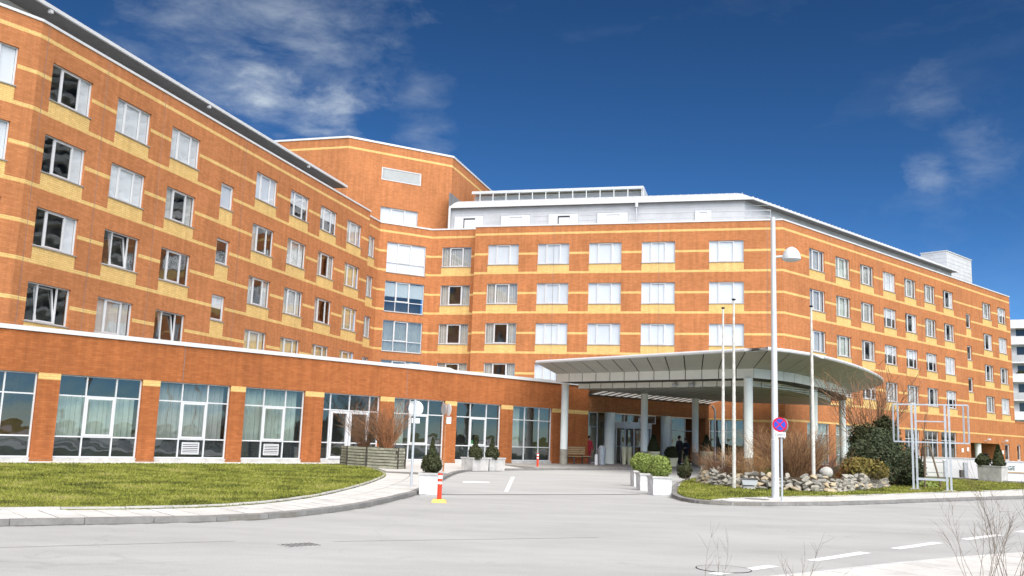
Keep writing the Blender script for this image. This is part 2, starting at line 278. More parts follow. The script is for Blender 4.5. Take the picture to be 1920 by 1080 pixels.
# ------------------------------------------------------------------ wall frames: along s (to the right), off inwards, z up
class Fr:
    def __init__(f, az, u=None, through=None):
        a = R_(az); f.d = Vector((math.sin(a), math.cos(a), 0)); f.i = Vector((-math.cos(a), math.sin(a), 0)); f.u = u if u is not None else f.i.x * through[0] + f.i.y * through[1]
        f.rot = math.atan2(f.d.y, f.d.x)
    def p(f, s, off, z): v = f.d * s + f.i * (f.u + off); return (v.x, v.y, z)
    def s_of(f, x, y): return f.d.x * x + f.d.y * y
    def sub(f, off): g = Fr.__new__(Fr); g.d, g.i, g.u, g.rot = f.d, f.i, f.u + off, f.rot; return g
    def box(f, mb, s0, s1, o0, o1, z0, z1, m=0):
        b = [f.p(s0, o0, z0), f.p(s1, o0, z0), f.p(s1, o1, z0), f.p(s0, o1, z0)]; t = [(x, y, z1) for x, y, _ in b]; return mb.hexa(b, t, m)
def meet(f, g, o=0, q=0):
    A = np.array([[f.i.x, f.i.y], [g.i.x, g.i.y]]); r = np.linalg.solve(A, [f.u + o, g.u + q]); return float(r[0]), float(r[1])
FL = Fr(15.617, 28.05); FC = Fr(104.857, 67.55); FR = Fr(46.762, 34.27); FP = Fr(43.068, 35.1)
FLL = Fr(36.1, through=FL.p(29.25, 0, 0)); FLr = FL.sub(0.65); FCr = FC.sub(0.7); FD = Fr(60.7, through=(-10.17, 70.17)); FT = FD.sub(2.0); FE = Fr(48.0, through=(4.7, 56.5))
# ------------------------------------------------------------------ ground, roads, pavements
def chaikin(p, n=2):
    p = [Vector(q[:2]) for q in p]
    for _ in range(n):
        r = [p[0]]
        for a, b in zip(p, p[1:]): r += [a * 0.75 + b * 0.25, a * 0.25 + b * 0.75]
        p = r + [p[-1]]
    return p
def resample(p, n=None, step=None):
    p = [Vector(q[:2]) for q in p]; L = [0.0]
    for a, b in zip(p, p[1:]): L.append(L[-1] + (b - a).length)
    if n is None: n = max(1, round(L[-1] / step))
    out = []; j = 0
    for i in range(n + 1):
        t = L[-1] * i / n
        while j < len(L) - 2 and L[j + 1] < t: j += 1
        k = (t - L[j]) / max(1e-9, L[j + 1] - L[j]); out.append(p[j].lerp(p[j + 1], min(1, max(0, k))))
    return out
def slab_poly(name, pts, z0, z1, m):
    mb = MB(); mb.hexa([(x, y, z0) for x, y in pts], [(x, y, z1) for x, y in pts]); return mb.build(name, m)
def paving_mat(name, c1, c2, w, h, rot):
    m = mat(name, c1, 0.85, 0.1, 1.5); n, l = m.node_tree.nodes, m.node_tree.links; b = n['Principled BSDF']
    t = n.new('ShaderNodeTexCoord'); mp = n.new('ShaderNodeMapping'); mp.inputs['Rotation'].default_value = (0, 0, R_(rot)); l.new(t.outputs['Object'], mp.inputs[0])
    bt = n.new('ShaderNodeTexBrick'); l.new(mp.outputs[0], bt.inputs['Vector']); bt.inputs['Color1'].default_value = (*c1, 1); bt.inputs['Color2'].default_value = (*c2, 1); bt.inputs['Mortar'].default_value = (*[v * 0.55 for v in c1], 1)
    bt.inputs['Scale'].default_value = 1; bt.inputs['Brick Width'].default_value = w; bt.inputs['Row Height'].default_value = h; bt.inputs['Mortar Size'].default_value = 0.012
    l.new(bt.outputs['Color'], b.inputs['Base Color'])
paving_mat('paving_far', (0.60, 0.585, 0.56), (0.55, 0.535, 0.51), 0.5, 0.5, 43); paving_mat('paving_entrance', (0.40, 0.39, 0.37), (0.34, 0.33, 0.31), 0.6, 0.4, 42)
mb = MB(); mb.face([(-900, -700, -0.03), (900, -700, -0.03), (900, 1500, -0.03), (-900, 1500, -0.03)]); struct(mb.build('ground', 'turf'))
mb = MB(); mb.face([(-60, -25, 0), (75, -25, 0), (75, 75, 0), (-60, 75, 0)]); road = struct(mb.build('road', 'asphalt'))
KL = chaikin([(-16, 5.9), (-11, 10.5), (-7.5, 13.6), (-7.19, 13.87), (-6.61, 14.24), (-5.9, 14.67), (-5.14, 15.21), (-4.48, 15.74), (-4.0, 16.32), (-3.54, 17.14), (-3.1, 18.39), (-2.72, 20.06), (-2.45, 21.99), (-2.2, 24.1)], 1)
KD = chaikin([(-2.2, 24.1), (-2.12, 28), (-2.09, 32.11), (-2.01, 36.5), (-1.75, 39.6), (-1.2, 41.2), (-0.19, 42.6), (1.29, 44.5), (4.03, 47.5), (6.68, 50.4), (9.4, 53.2), (12.2, 55.0)], 1)
GL = chaikin([(-16.9, 7.2), (-11.8, 11.9), (-8.29, 14.97), (-7.96, 15.28), (-7.14, 15.75), (-5.99, 16.45), (-5.18, 17.25), (-4.67, 18.2), (-4.25, 19.62), (-3.98, 21.55), (-3.82, 24.73), (-3.80, 28.6), (-3.95, 32.0), (-4.5, 35.0), (-5.2, 37.2)], 1)
KR = chaikin([(8.4, 42.0), (6.3, 35.3), (5.25, 30.3), (4.73, 27.45), (4.59, 25.59), (4.8, 24.51), (5.28, 24.18), (6.08, 24.19), (7.65, 24.93), (9.49, 26.18), (11.75, 28.11), (14.38, 30.35), (17.97, 33.25), (27, 40.5), (38, 49)], 1)
GR = chaikin([(5.30, 24.45), (5.6, 24.95), (6.16, 25.64), (7.31, 26.7), (8.47, 27.57), (10.61, 29.25), (13.35, 31.91), (16.42, 34.65), (21.02, 38.85), (30, 47)], 1)
def inset(path, w, left):               # parallel line at distance w to the left (or right) of the running direction
    out = []
    for i, p in enumerate(path):
        d = (path[min(i + 1, len(path) - 1)] - path[max(i - 1, 0)]).normalized(); nrm = Vector((-d.y, d.x)) * (1 if left else -1); out.append(p + nrm * w)
    return out
def lay_kerb(parent, path, w, left, z0, z1, m='kerb', length=1.0, name='kerb_stone'):
    p = resample(path, step=length); q = inset(p, w, left)
    for i in range(len(p) - 1):
        a, b, c, d = p[i], p[i + 1], q[i + 1], q[i]; g = 0.006 / (b - a).length; j = random.uniform(-0.004, 0.004)
        a, b, d, c = a.lerp(b, g), b.lerp(a, g), d.lerp(c, g), c.lerp(d, g)
        ring = [a, b, c, d] if left else [d, c, b, a]
        mb = MB(); mb.hexa([(*v, z0) for v in ring], [(*v, z1 + j - (0.012 if v in (a, b) else 0)) for v in ring]); mb.build(name, m, parent)
# left pavement
PW = lambda s, o=0.0: FP.p(s, o, 0)[:2]
left_poly = [tuple(v) for v in inset(KL, 0.02, True)] + [tuple(v) for v in inset(KD, 0.02, True)][1:] + [FC.p(0, 0, 0)[:2], FC.p(-10, -0.2, 0)[:2], FE.p(44, 1.5, 0)[:2], PW(44, 0.3), PW(-6, 0.3)]
pav = struct(slab_poly('pavement', left_poly, -0.02, 0.112, 'joint_sand'))
far_poly = [PW(22, -1.4), PW(27.5, -1.4), (-4.0, 35.0), (-3.6, 40.0), *[tuple(v) for v in inset(KD, 0.16, True)[16:]]]
a = MB(); a.face([(x, y, 0.1165) for x, y in [PW(5, -2.0), PW(26.5, -2.0), (-4.4, 35.6), (-2.0, 35.6), *[tuple(v) for v in inset(KD, 0.14, True) if v.y > 36 and v.y < 45], PW(36.5, 0.1), PW(5, 0.1)]]); a.build('paved_strip', 'paving_far', pav)
a = MB(); a.face([(x, y, 0.1185) for x, y in [*[tuple(v) for v in inset(KD, 0.14, True) if v.y > 44.5], FC.p(-1, -0.1, 0)[:2], FE.p(53, -0.05, 0)[:2], FE.p(53, 3.0, 0)[:2], FE.p(41.5, 3.0, 0)[:2], PW(44.4, 0.0), PW(36.5, 0.09)]]); a.build('entrance_paving', 'paving_entrance', pav)
lay_kerb(pav, KL, 0.13, True, -0.01, 0.128); lay_kerb(pav, KD, 0.13, True, -0.01, 0.126)
# slabs between kerb and lawn edging
ka = resample(inset(KL + [v for v in KD if v.y < 34.5][1:], 0.135, True), n=78); ga = resample([v for v in inset(GL, 0.005, False) if v.y < 34.6], n=78)
for i in range(78):
    for j in range(2):
        k0, k1 = (0.004, 0.53) if j == 0 else (0.545, 0.988); e = 0.028
        q = [ka[i].lerp(ga[i], k0).lerp(ka[i + 1].lerp(ga[i + 1], k0), e), ka[i].lerp(ga[i], k0).lerp(ka[i + 1].lerp(ga[i + 1], k0), 1 - e), ka[i].lerp(ga[i], k1).lerp(ka[i + 1].lerp(ga[i + 1], k1), 1 - e), ka[i].lerp(ga[i], k1).lerp(ka[i + 1].lerp(ga[i + 1], k1), e)]
        dz = random.uniform(-0.003, 0.003); tl = random.uniform(-0.002, 0.002)
        mb = MB(); mb.hexa([(*v, 0.10) for v in q], [(v.x, v.y, 0.121 + dz + (tl if n in (1, 2) else 0)) for n, v in enumerate(q)]); mb.build('paving_slab', random.choice(['slab', 'slab', 'slab_alt']), pav)
# lawn left
lawn_l = [tuple(v) for v in GL] + [(-5.8, 39.1), PW(27.0, -2.05), PW(20, -2.05), PW(-4, -2.05)]
mb = MB(); mb.hexa([(x, y, 0.09) for x, y in lawn_l], [(x, y, 0.132) for x, y in lawn_l]); lawnL = struct(mb.build('lawn', 'turf'))
lay_kerb(lawnL, GL, 0.07, True, 0.09, 0.165, 'concrete', 1.0, 'edging_stone')
lay_kerb(lawnL, [PW(3, -2.12), PW(26.9, -2.12)], 0.10, True, 0.09, 0.17, 'concrete_white', 1.2, 'edging_stone')
# right island
isl = [tuple(v) for v in inset(KR, 0.02, True)] + [(60, 66), FR.p(96, -7, 0)[:2], FR.p(70, 0.2, 0)[:2], FR.p(59, 0.2, 0)[:2], FC.p(1.2, 0.2, 0)[:2], FC.p(-0.5, -0.3, 0)[:2], (13.2, 56.5), (10.5, 49.0)]
islo = struct(slab_poly('island_pavement', isl, -0.02, 0.108, 'joint_sand'))
lay_kerb(islo, KR, 0.13, True, -0.01, 0.128)
kr = [v for v in inset(KR, 0.135, True) if v.x > 5.2 and v.y < 44 and v.y > 20 and (v.x > 5.6 or v.y < 24.6)]; kr = [v for v in kr if v.x > 5.25]
gr = [v for v in inset(GR, 0.01, False)]
na = 56; ra = resample([v for v in kr if v.x < 30], n=na); rb = resample([v for v in gr if v.x < 29], n=na)
for i in range(na):
    for j in range(2):
        k0, k1 = (0.004, 0.49) if j == 0 else (0.505, 0.985); e = 0.02
        q = [ra[i].lerp(rb[i], k0).lerp(ra[i + 1].lerp(rb[i + 1], k0), e), ra[i].lerp(rb[i], k0).lerp(ra[i + 1].lerp(rb[i + 1], k0), 1 - e), ra[i].lerp(rb[i], k1).lerp(ra[i + 1].lerp(rb[i + 1], k1), 1 - e), ra[i].lerp(rb[i], k1).lerp(ra[i + 1].lerp(rb[i + 1], k1), e)]
        dz = random.uniform(-0.003, 0.003)
        mb = MB(); mb.hexa([(*v, 0.10) for v in q], [(*v, 0.121 + dz) for v in q]); mb.build('paving_slab', random.choice(['slab', 'slab', 'slab_alt']), islo)
lawn_r = [tuple(v) for v in GR if v.x < 28] + [(27.5, 47.3), (25.0, 48.3), (24.4, 50.5), (24.2, 57), (21, 60.5), FC.p(1.2, -2.0, 0)[:2], (13.6, 56.2), (10.8, 48.8), (8.62, 42.0), (6.52, 35.3), (5.45, 30.3), (4.93, 27.45), (4.79, 25.59), (4.95, 24.7)]
mb = MB(); mb.hexa([(x, y, 0.09) for x, y in lawn_r], [(x, y, 0.13) for x, y in lawn_r]); lawnR = struct(mb.build('lawn', 'turf'))
lay_kerb(lawnR, [v for v in GR if v.x < 28], 0.06, True, 0.09, 0.145, 'concrete', 1.0, 'edging_stone')
# near pavement at the bottom right
KN = chaikin([(0.935 * x, 0.935 * y) for x, y in [(-3, 7.6), (2.19, 11.14), (2.92, 11.64), (3.73, 12.2), (4.69, 12.99), (5.81, 13.9), (6.93, 14.72), (8.38, 15.7), (14, 19.6), (24, 27)]], 1)
near = [tuple(v) for v in KN] + [(30, 20), (12, -5), (-3, -5)]
nearo = struct(slab_poly('near_pavement', [tuple(v) for v in reversed(near)], -0.02, 0.085, 'joint_sand'))
lay_kerb(nearo, KN, 0.12, False, -0.01, 0.10, 'concrete_white')
na = 44; r0 = resample([v for v in inset(KN, 0.125, False) if 0 < v.x < 19], n=na); r1 = resample([v for v in inset(KN, 1.95, False) if 0.9 < v.x < 20], n=na)
for i in range(na):
    for j in range(4):
        k0, k1, e = j / 4 + 0.004, (j + 1) / 4 - 0.004, 0.010
        q = [r0[i].lerp(r1[i], k0).lerp(r0[i + 1].lerp(r1[i + 1], k0), e), r0[i].lerp(r1[i], k0).lerp(r0[i + 1].lerp(r1[i + 1], k0), 1 - e), r0[i].lerp(r1[i], k1).lerp(r0[i + 1].lerp(r1[i + 1], k1), 1 - e), r0[i].lerp(r1[i], k1).lerp(r0[i + 1].lerp(r1[i + 1], k1), e)]
        q.reverse(); dz = random.uniform(-0.002, 0.002)
        mb = MB(); mb.hexa([(*v, 0.075) for v in q], [(*v, 0.098 + dz) for v in q]); mb.build('paving_slab', random.choice(['slab', 'slab', 'slab_alt']), nearo)
verge = [tuple(v) for v in inset(KN, 1.97, False) if 0.5 < v.x < 22] + [(22, 14), (12, 0), (1, 0)]
mb = MB(); mb.hexa([(x, y, 0.06) for x, y in reversed(verge)], [(x, y, 0.11) for x, y in reversed(verge)]); lawnN = struct(mb.build('verge', 'turf'))
# driveway sheet, its joint, painted marks
dr = [(-2.2, 24.0), (-0.64, 24.94), (0.76, 25.73), (2.26, 26.56), (3.85, 27.6), (4.7, 27.5), (5.2, 30.3), (6.25, 35.3), (8.35, 42.0), (10.45, 49.0), (13.1, 56.4), (12.2, 55.0), (9.4, 53.2), (6.68, 50.4), (4.03, 47.5), (1.29, 44.5), (-0.19, 42.6), (-1.2, 41.2), (-1.75, 39.6), (-2.01, 36.5), (-2.09, 32.1), (-2.12, 28)]
mb = MB(); mb.face([(x, y, 0.006) for x, y in dr]); struct(mb.build('driveway', 'asphalt_drive'))
mb = MB(); jp = [(-2.2, 24.0), (-0.64, 24.94), (0.76, 25.73), (2.26, 26.56), (3.85, 27.6)]
for (ax, ay), (bx, by) in zip(jp, jp[1:]): mb.face([(ax, ay - .03, 0.010), (bx, by - .03, 0.010), (bx, by + .03, 0.010), (ax, ay + .03, 0.010)])
struct(mb.build('road_joint', 'iron'))
def mark(pts, z=0.010):
    mb = MB(); mb.face([(x, y, z) for x, y in pts]); struct(mb.build('road_marking', 'line_paint'))
mark([(-0.02, 26.6), (0.09, 26.6), (0.36, 36.5), (0.22, 36.4)]); mark([(-1.36, 30.8), (-0.5, 31.2), (-0.53, 31.9), (-1.4, 31.6)])
for q in ([(4.1, 13.16), (4.22, 13.05), (5.45, 14.33), (5.32, 14.46)], [(6.02, 15.1), (6.14, 14.98), (7.39, 16.24), (7.27, 16.38)], [(8.06, 17.1), (8.18, 16.98), (9.45, 18.22), (9.33, 18.34)], [(2.42, 11.50), (2.54, 11.39), (3.53, 12.37), (3.41, 12.49)], [(10.1, 19.1), (10.22, 18.98), (11.4, 20.2), (11.28, 20.3)]): mark(q, 0.004)
for xs in ((((-9.5, 9.5), (-3.6, 13.05)), ((-2.35, 13.4), (1.5, 15.2))),):   # faint seam in the asphalt
    for (ax, ay), (bx, by) in xs:
        mb = MB(); mb.face([(ax, ay, 0.004), (bx, by, 0.004), (bx, by + .02, 0.004), (ax, ay + .02, 0.004)]); struct(mb.build('road_joint', 'kerb'))
# storm drain and manholes
dg = thing('drain_grate', (-2.68, 12.86, 0.004), 'dark slotted storm drain grate set in the road', 'drain', rotz=R_(41))
mb = MB(); mb.box(-0.24, 0.24, -0.2, 0.2, -0.003, 0.004); mb.build('grate_frame', 'asphalt', dg, loc=(0, 0, 0))
for k in range(7):
    mb = MB(); mb.box(-0.205 + k * 0.066, -0.182 + k * 0.066, -0.16, 0.16, 0.0045, 0.007); mb.build('slot', 'black', dg, loc=(0, 0, 0))
def manhole(x, y, z, r, label, m1='iron'):
    t = thing('manhole_cover', (x, y, z), label, 'manhole'); mb = MB(); mb.lathe([(r, 0), (r, 0.004), (r * 0.965, 0.004)], k=28); mb.build('rim', 'black', t, loc=(0, 0, 0))
    mb = MB(); mb.lathe([(r * 0.965, 0.003), (0, 0.0032)], k=28); mb.build('lid', m1, t, loc=(0, 0, 0))
manhole(2.72, 11.95, 0.003, 0.34, 'round manhole cover in the road beside the white dashes', 'asphalt'); manhole(6.75, 25.75, 0.122, 0.32, 'round metal manhole cover in the pavement near the lamp post', 'kerb')
gm_, gn_, gl_, gb_ = nt('gutter_grit'); gb_.inputs['Base Color'].default_value = (0.13, 0.115, 0.095, 1); gb_.inputs['Roughness'].default_value = 0.95; MATS['gutter_grit'] = gm_
gu = gn_.new('ShaderNodeUVMap'); gs = gn_.new('ShaderNodeSeparateXYZ'); gl_.new(gu.outputs[0], gs.inputs[0]); gt_ = gn_.new('ShaderNodeTexCoord'); g1 = gn_.new('ShaderNodeTexNoise'); g1.inputs['Scale'].default_value = 3.0; g1.inputs['Detail'].default_value = 9; g1.inputs['Roughness'].default_value = 0.75; gl_.new(gt_.outputs['Object'], g1.inputs['Vector'])
ga_ = gn_.new('ShaderNodeMath'); ga_.operation = 'MULTIPLY_ADD'; gl_.new(gs.outputs['Y'], ga_.inputs[0]); ga_.inputs[1].default_value = -0.55; gl_.new(g1.outputs['Fac'], ga_.inputs[2]); gr_ = gn_.new('ShaderNodeMapRange'); gr_.inputs['From Min'].default_value = 0.28; gr_.inputs['From Max'].default_value = 0.55; gr_.inputs['To Max'].default_value = 0.75; gl_.new(ga_.outputs[0], gr_.inputs['Value']); gl_.new(gr_.outputs[0], gb_.inputs['Alpha'])
for K_, w_g, lf in ((KL, .34, False), (KR, .34, False), (KN, .3, True), (KD, .25, False)):
    a_ = resample(K_, step=.5); b_g = inset(a_, w_g, lf); mb = MB()
    for i in range(len(a_) - 1): mb.face([(*a_[i], .0395), (*a_[i + 1], .0395), (*b_g[i + 1], .0395), (*b_g[i], .0395)], 0, [(i * .5, 0), (i * .5 + .5, 0), (i * .5 + .5, 1), (i * .5, 1)])
    struct(mb.build('kerb_grit', 'gutter_grit'))
# grass blades: nobody could count them, one object for each lawn
def inside(poly, x, y):
    r = np.zeros(len(x), bool); n = len(poly)
    for i in range(n):
        (x0, y0), (x1, y1) = poly[i], poly[(i + 1) % n]; c = ((y0 > y) != (y1 > y)); 
        with np.errstate(divide='ignore', invalid='ignore'): r ^= c & (x < (x1 - x0) * (y - y0) / (y1 - y0) + x0)
    return r
def blades(name, poly, n, z, h0, h1, w, label, bounds=None):
    P = np.array(poly); lo, hi = P.min(0), P.max(0)
    if bounds: lo, hi = np.maximum(lo, bounds[0]), np.minimum(hi, bounds[1])
    x = RNG.uniform(lo[0], hi[0], n * 4); y = RNG.uniform(lo[1], hi[1], n * 4); az = np.degrees(np.arctan2(x, y)); d = np.hypot(x, y)
    k = inside(poly, x, y) & (np.abs(az) < 34) & (RNG.random(n * 4) < np.minimum(1, (24 / np.maximum(d, 1)) ** 1.6)); x, y, d = x[k][:n], y[k][:n], d[k][:n]; n = len(x)
    a = RNG.uniform(0, 2 * np.pi, n); sc = np.clip(d / 22, 0.6, 1.7); ww = w * sc; hh = RNG.uniform(h0, h1, n) * np.clip(sc, 0.8, 1.2); ln = RNG.normal(0, 0.45, (n, 2)) * hh[:, None]
    v = np.empty((n, 3, 3)); v[:, 0] = np.stack([x - np.cos(a) * ww, y - np.sin(a) * ww, np.full(n, z)], 1); v[:, 1] = np.stack([x + np.cos(a) * ww, y + np.sin(a) * ww, np.full(n, z)], 1); v[:, 2] = np.stack([x + ln[:, 0], y + ln[:, 1], z + hh], 1)
    me = bpy.data.meshes.new(name); me.vertices.add(n * 3); me.vertices.foreach_set('co', v.ravel()); me.loops.add(n * 3); me.loops.foreach_set('vertex_index', np.arange(n * 3)); me.polygons.add(n); me.polygons.foreach_set('loop_start', np.arange(0, n * 3, 3)); me.polygons.foreach_set('loop_total', np.full(n, 3)); me.materials.append(MATS['grass_blades']); me.update(); me.validate()
    o = link(name, me); stuff(o); o['label'] = label; o['category'] = 'grass'; return o
blades('grass', lawn_l, 130000, 0.125, 0.02, 0.065, 0.011, 'patchy green grass growing on the lawn in front of the low wing')
blades('grass', lawn_r, 80000, 0.125, 0.02, 0.06, 0.010, 'green grass growing on the island around the stone bed')
blades('grass', verge, 24000, 0.105, 0.03, 0.09, 0.006, 'rough grass growing in the verge at the bottom right', ([0, 6], [16, 20]))
# ------------------------------------------------------------------ hotel
ROWS = {5: 15.92, 4: 12.92, 3: 9.92, 2: 6.92}; TOP = 17.30
BELTS = sorted([(16.64, 16.80)] + [(z - 0.82, z - 0.66) for z in ROWS.values()] + [(z - 2.28, z - 2.12) for z in ROWS.values()])
hotel = thing('hotel_building', (5, 75, 0), 'large orange brick hotel with yellow brick bands, roof storey and tall stair tower', 'building')
def split_wall(fr, s0, s1, z0, z1, opens, belts, panels, parent, mats=('brick_orange', 'brick_yellow'), reveal=0.17, names=('brick_wall', 'brick_belt', 'spandrel_panel')):
    zs = sorted({z0, z1, *[z for o in opens for z in o[2:4] if z0 < z < z1], *[z for b in belts for z in b if z0 < z < z1], *[z for p in panels for z in p[2:4] if z0 < z < z1]})
    w = MB(); bl = {}
    for a, b in zip(zs, zs[1:]):
        zm = (a + b) / 2; cut = sorted([(o[0], o[1]) for o in opens if o[2] < zm < o[3]] + [(p[0], p[1]) for p in panels if p[2] < zm < p[3]])
        belt = next((q for q in belts if q[0] < zm < q[1]), None); x = s0
        for c0, c1 in cut + [(s1, s1)]:
            c0 = max(s0, min(s1, c0)); c1 = max(s0, min(s1, c1))
            if c0 > x + 1e-4:
                tgt = w if belt is None else bl.setdefault((belt, round(x, 2), round(c0, 2)), MB())
                tgt.face([fr.p(x, 0, a), fr.p(c0, 0, a), fr.p(c0, 0, b), fr.p(x, 0, b)], 0, [(x, a), (c0, a), (c0, b), (x, b)])
            x = max(x, c1)
    for o in opens:
        a0, a1, b0, b1 = o[:4]
        for q in ([(a0, 0, b0), (a0, 0, b1), (a0, reveal, b1), (a0, reveal, b0)], [(a1, 0, b1), (a1, 0, b0), (a1, reveal, b0), (a1, reveal, b1)], [(a0, 0, b1), (a1, 0, b1), (a1, reveal, b1), (a0, reveal, b1)], [(a1, 0, b0), (a0, 0, b0), (a0, reveal, b0), (a1, reveal, b0)]):
            w.face([fr.p(*p) for p in q], 0, [(p[0] + p[1], p[2] + (p[1] if abs(q[0][2] - q[2][2]) < 1e-6 else 0)) for p in q])
    w.build(names[0], mats[0], parent)
    for m in bl.values(): m.build(names[1], mats[1], parent)
    for p in panels:
        m = MB(); a, b, c, d = p[:4]; m.face([fr.p(a, 0, c), fr.p(b, 0, c), fr.p(b, 0, d), fr.p(a, 0, d)], 0, [(a, c), (b, c), (b, d), (a, d)]); m.build(names[2], mats[1], parent)
def coping(fr, s0, s1, z, parent, o0=-0.05, o1=0.45, h=0.11, m='white_metal'):
    mb = MB(); fr.box(mb, s0, s1, o0, o1, z, z + h); mb.build('coping', m, parent)
def interior(fr, s0, s1, z0, z1, levels, parent, depth=2.6):
    mb = MB(); mb.face([fr.p(s0, depth, z0), fr.p(s1, depth, z0), fr.p(s1, depth, z1), fr.p(s0, depth, z1)])
    for z in levels: mb.face([fr.p(s0, 0.3, z), fr.p(s1, 0.3, z), fr.p(s1, depth, z), fr.p(s0, depth, z)])
    mb.build('interior', 'interior', parent)
# --- window prototypes, local frame: x along the wall, y inwards, z up from the sill
def ring(mb, x0, x1, z0, z1, w, y0, y1, m=0):
    mb.box(x0, x1, y0, y1, z0, z0 + w, m); mb.box(x0, x1, y0, y1, z1 - w, z1, m); mb.box(x0, x0 + w, y0, y1, z0 + w, z1 - w, m); mb.box(x1 - w, x1, y0, y1, z0 + w, z1 - w, m)
CACHE = {}
def cached(key, fn):
    if key not in CACHE: CACHE[key] = fn()
    return CACHE[key]
def m_frame(w, h, cols, rows=(), t=0.05):
    mb = MB(); ring(mb, 0, w, 0, h, t, 0.10, 0.17)
    for c in cols: mb.box(w * c - t / 2, w * c + t / 2, 0.102, 0.168, t, h - t)
    xs = [0] + [w * c for c in cols] + [w]
    for r in rows:
        for a, b in zip(xs, xs[1:]): mb.box(a + t / 2 + 0.002, b - t / 2 - 0.002, 0.104, 0.166, r - t / 2, r + t / 2)
    return mb.mesh('window_frame', ['white_frame'])
def m_sash(w, h, t=0.055):
    mb = MB(); ring(mb, 0, w, 0, h, t, -0.035, 0.03); return mb.mesh('sash', ['white_frame'])
def m_pane(w, h, gm): mb = MB(); mb.face([(0, 0, 0), (w, 0, 0), (w, 0, h), (0, 0, h)]); return mb.mesh('pane', [gm])
def m_sill(w): mb = MB(); mb.box(-0.04, w + 0.04, -0.05, 0.10, -0.045, -0.004); return mb.mesh('sill', ['sill_metal'])
def m_reflection_blind(w, h, m='reflection_blind'): mb = MB(); mb.box(0, w, 0, 0.012, 0, h); return mb.mesh('reflection_blind', [m])
def m_curtain(w, h, m, amp=0.035, per=0.16):
    mb = MB(); n = max(8, int(w / 0.035)); pts = [(w * i / n, amp * math.sin(2 * math.pi * (w * i / n) / per + 0.8 * math.sin(i * 0.37)) + amp) for i in range(n + 1)]
    for (a, ya), (b, yb) in zip(pts, pts[1:]): mb.face([(a, ya, 0), (b, yb, 0), (b, yb, h), (a, ya, h)])
    return mb.mesh('curtain', [m], smooth=True, weld=True)
def window(parent, fr, s, z, w, h, cols=(0.27, 0.72), rows=(), dress='none', tilt=False, sash=1, gm='glass', off=0.0, sill=True, name='window'):
    k = (round(w, 2), round(h, 2), cols, rows); p = fr.p(s, off, z); o = gloc(parent)
    t = link(name, cached(('f', k), lambda: m_frame(w, h, cols, rows)), parent, (p[0] - o.x, p[1] - o.y, p[2] - o.z), fr.rot)
    xs = [0] + [w * c for c in cols] + [w]; zs = [0] + list(rows) + [h]; T = 0.05
    for i in range(len(xs) - 1):
        for j in range(len(zs) - 1):
            a, b = xs[i] + (T if i == 0 else T / 2), xs[i + 1] - (T if i == len(xs) - 2 else T / 2); c, d = zs[j] + (T if j == 0 else T / 2), zs[j + 1] - (T if j == len(zs) - 2 else T / 2)
            if sash is not None and i == sash and j == len(zs) - 2:
                so = link('sash', cached(('s', round(b - a, 3), round(d - c, 3)), lambda: m_sash(b - a, d - c)), t, (a, 0.125, c))
                if tilt: so.rotation_euler = (R_(-9), 0, 0)
                y = 0.14; q = link('pane', cached(('p', round(b - a - .11, 3), round(d - c - .11, 3), gm), lambda: m_pane(b - a - 0.11, d - c - 0.11, gm)), t, (a + 0.055, y - 0.012, c + 0.055))
                if tilt: q.rotation_euler = (R_(-9), 0, 0); q.location.z += 0.01
            else: link('pane', cached(('p', round(b - a, 3), round(d - c, 3), gm), lambda: m_pane(b - a, d - c, gm)), t, (a, 0.135, c))
    if sill: link('sill', cached(('sl', round(w, 2)), lambda: m_sill(w)), t)
    W0, H0 = w - 0.1, h - 0.1
    if dress == 'reflection_blind': link('reflection_blind', cached(('b', round(w, 2), round(h, 2)), lambda: m_reflection_blind(W0, H0)), t, (0.05, 0.185, 0.05))
    elif dress == 'half': link('reflection_blind', cached(('bh', round(w, 2), round(h, 2)), lambda: m_reflection_blind(w * 0.27, H0)), t, (w * 0.71, 0.185, 0.05))
    elif dress in ('reflection_sheer', 'gold', 'green'):
        mt = {'reflection_sheer': 'curtain', 'gold': 'curtain_gold', 'green': 'curtain_green'}[dress]  # grey sheer cloth also carries the pale reflections of the panes in its colour
        link('curtain', cached(('c', round(w, 2), round(h, 2), mt), lambda: m_curtain(W0, H0, mt)), t, (0.05, 0.20, 0.05))
    elif dress in ('sides', 'left', 'right'):
        cw = w * 0.26; me = cached(('cs', round(w, 2), round(h, 2)), lambda: m_curtain(cw, H0, 'curtain'))
        if dress != 'right': link('curtain', me, t, (0.05, 0.20, 0.05))
        if dress != 'left': link('curtain', me, t, (w - cw - 0.05, 0.20, 0.05))
    elif dress == 'top_reflection_blind': link('reflection_blind', cached(('bt', round(w, 2), round(h, 2)), lambda: m_reflection_blind(W0, h * 0.45)), t, (0.05, 0.185, h * 0.5))
    return t
H = 1.55
def facade(fr, s0, s1, cols, dressing, parent, width, small=(), extra=(), gbelts=BELTS, z0=0.0, tilts=()):
    opens, panels = [], []
    for r, zt in ROWS.items():
        for ci, s in enumerate(cols): opens.append((s, s + width, zt - H, zt, r, ci)); panels.append((s, s + width, zt - 2.28, zt - H))
    for (a, b, zt) in small: opens.append((a, b, zt - 1.33, zt, 0, -1)); panels.append((a, b, zt - 2.24, zt - 1.33))
    split_wall(fr, s0, s1, z0, TOP, opens + list(extra), gbelts, panels, parent)
    for o in opens:
        if o[5] < 0: window(parent, fr, o[0], o[2], o[1] - o[0], 1.33, cols=(), sash=0, dress='reflection_blind' if o[2] > 12.9 and fr is FL else random.choice(['none', 'left', 'top_reflection_blind']))
        else: window(parent, fr, o[0], o[2], width, H, dress=dressing(o[4], o[5]), tilt=(o[4], o[5]) in tilts)
    interior(fr, s0, s1, z0, TOP, [z + 0.35 for z in ROWS.values()] + [4.6], parent)
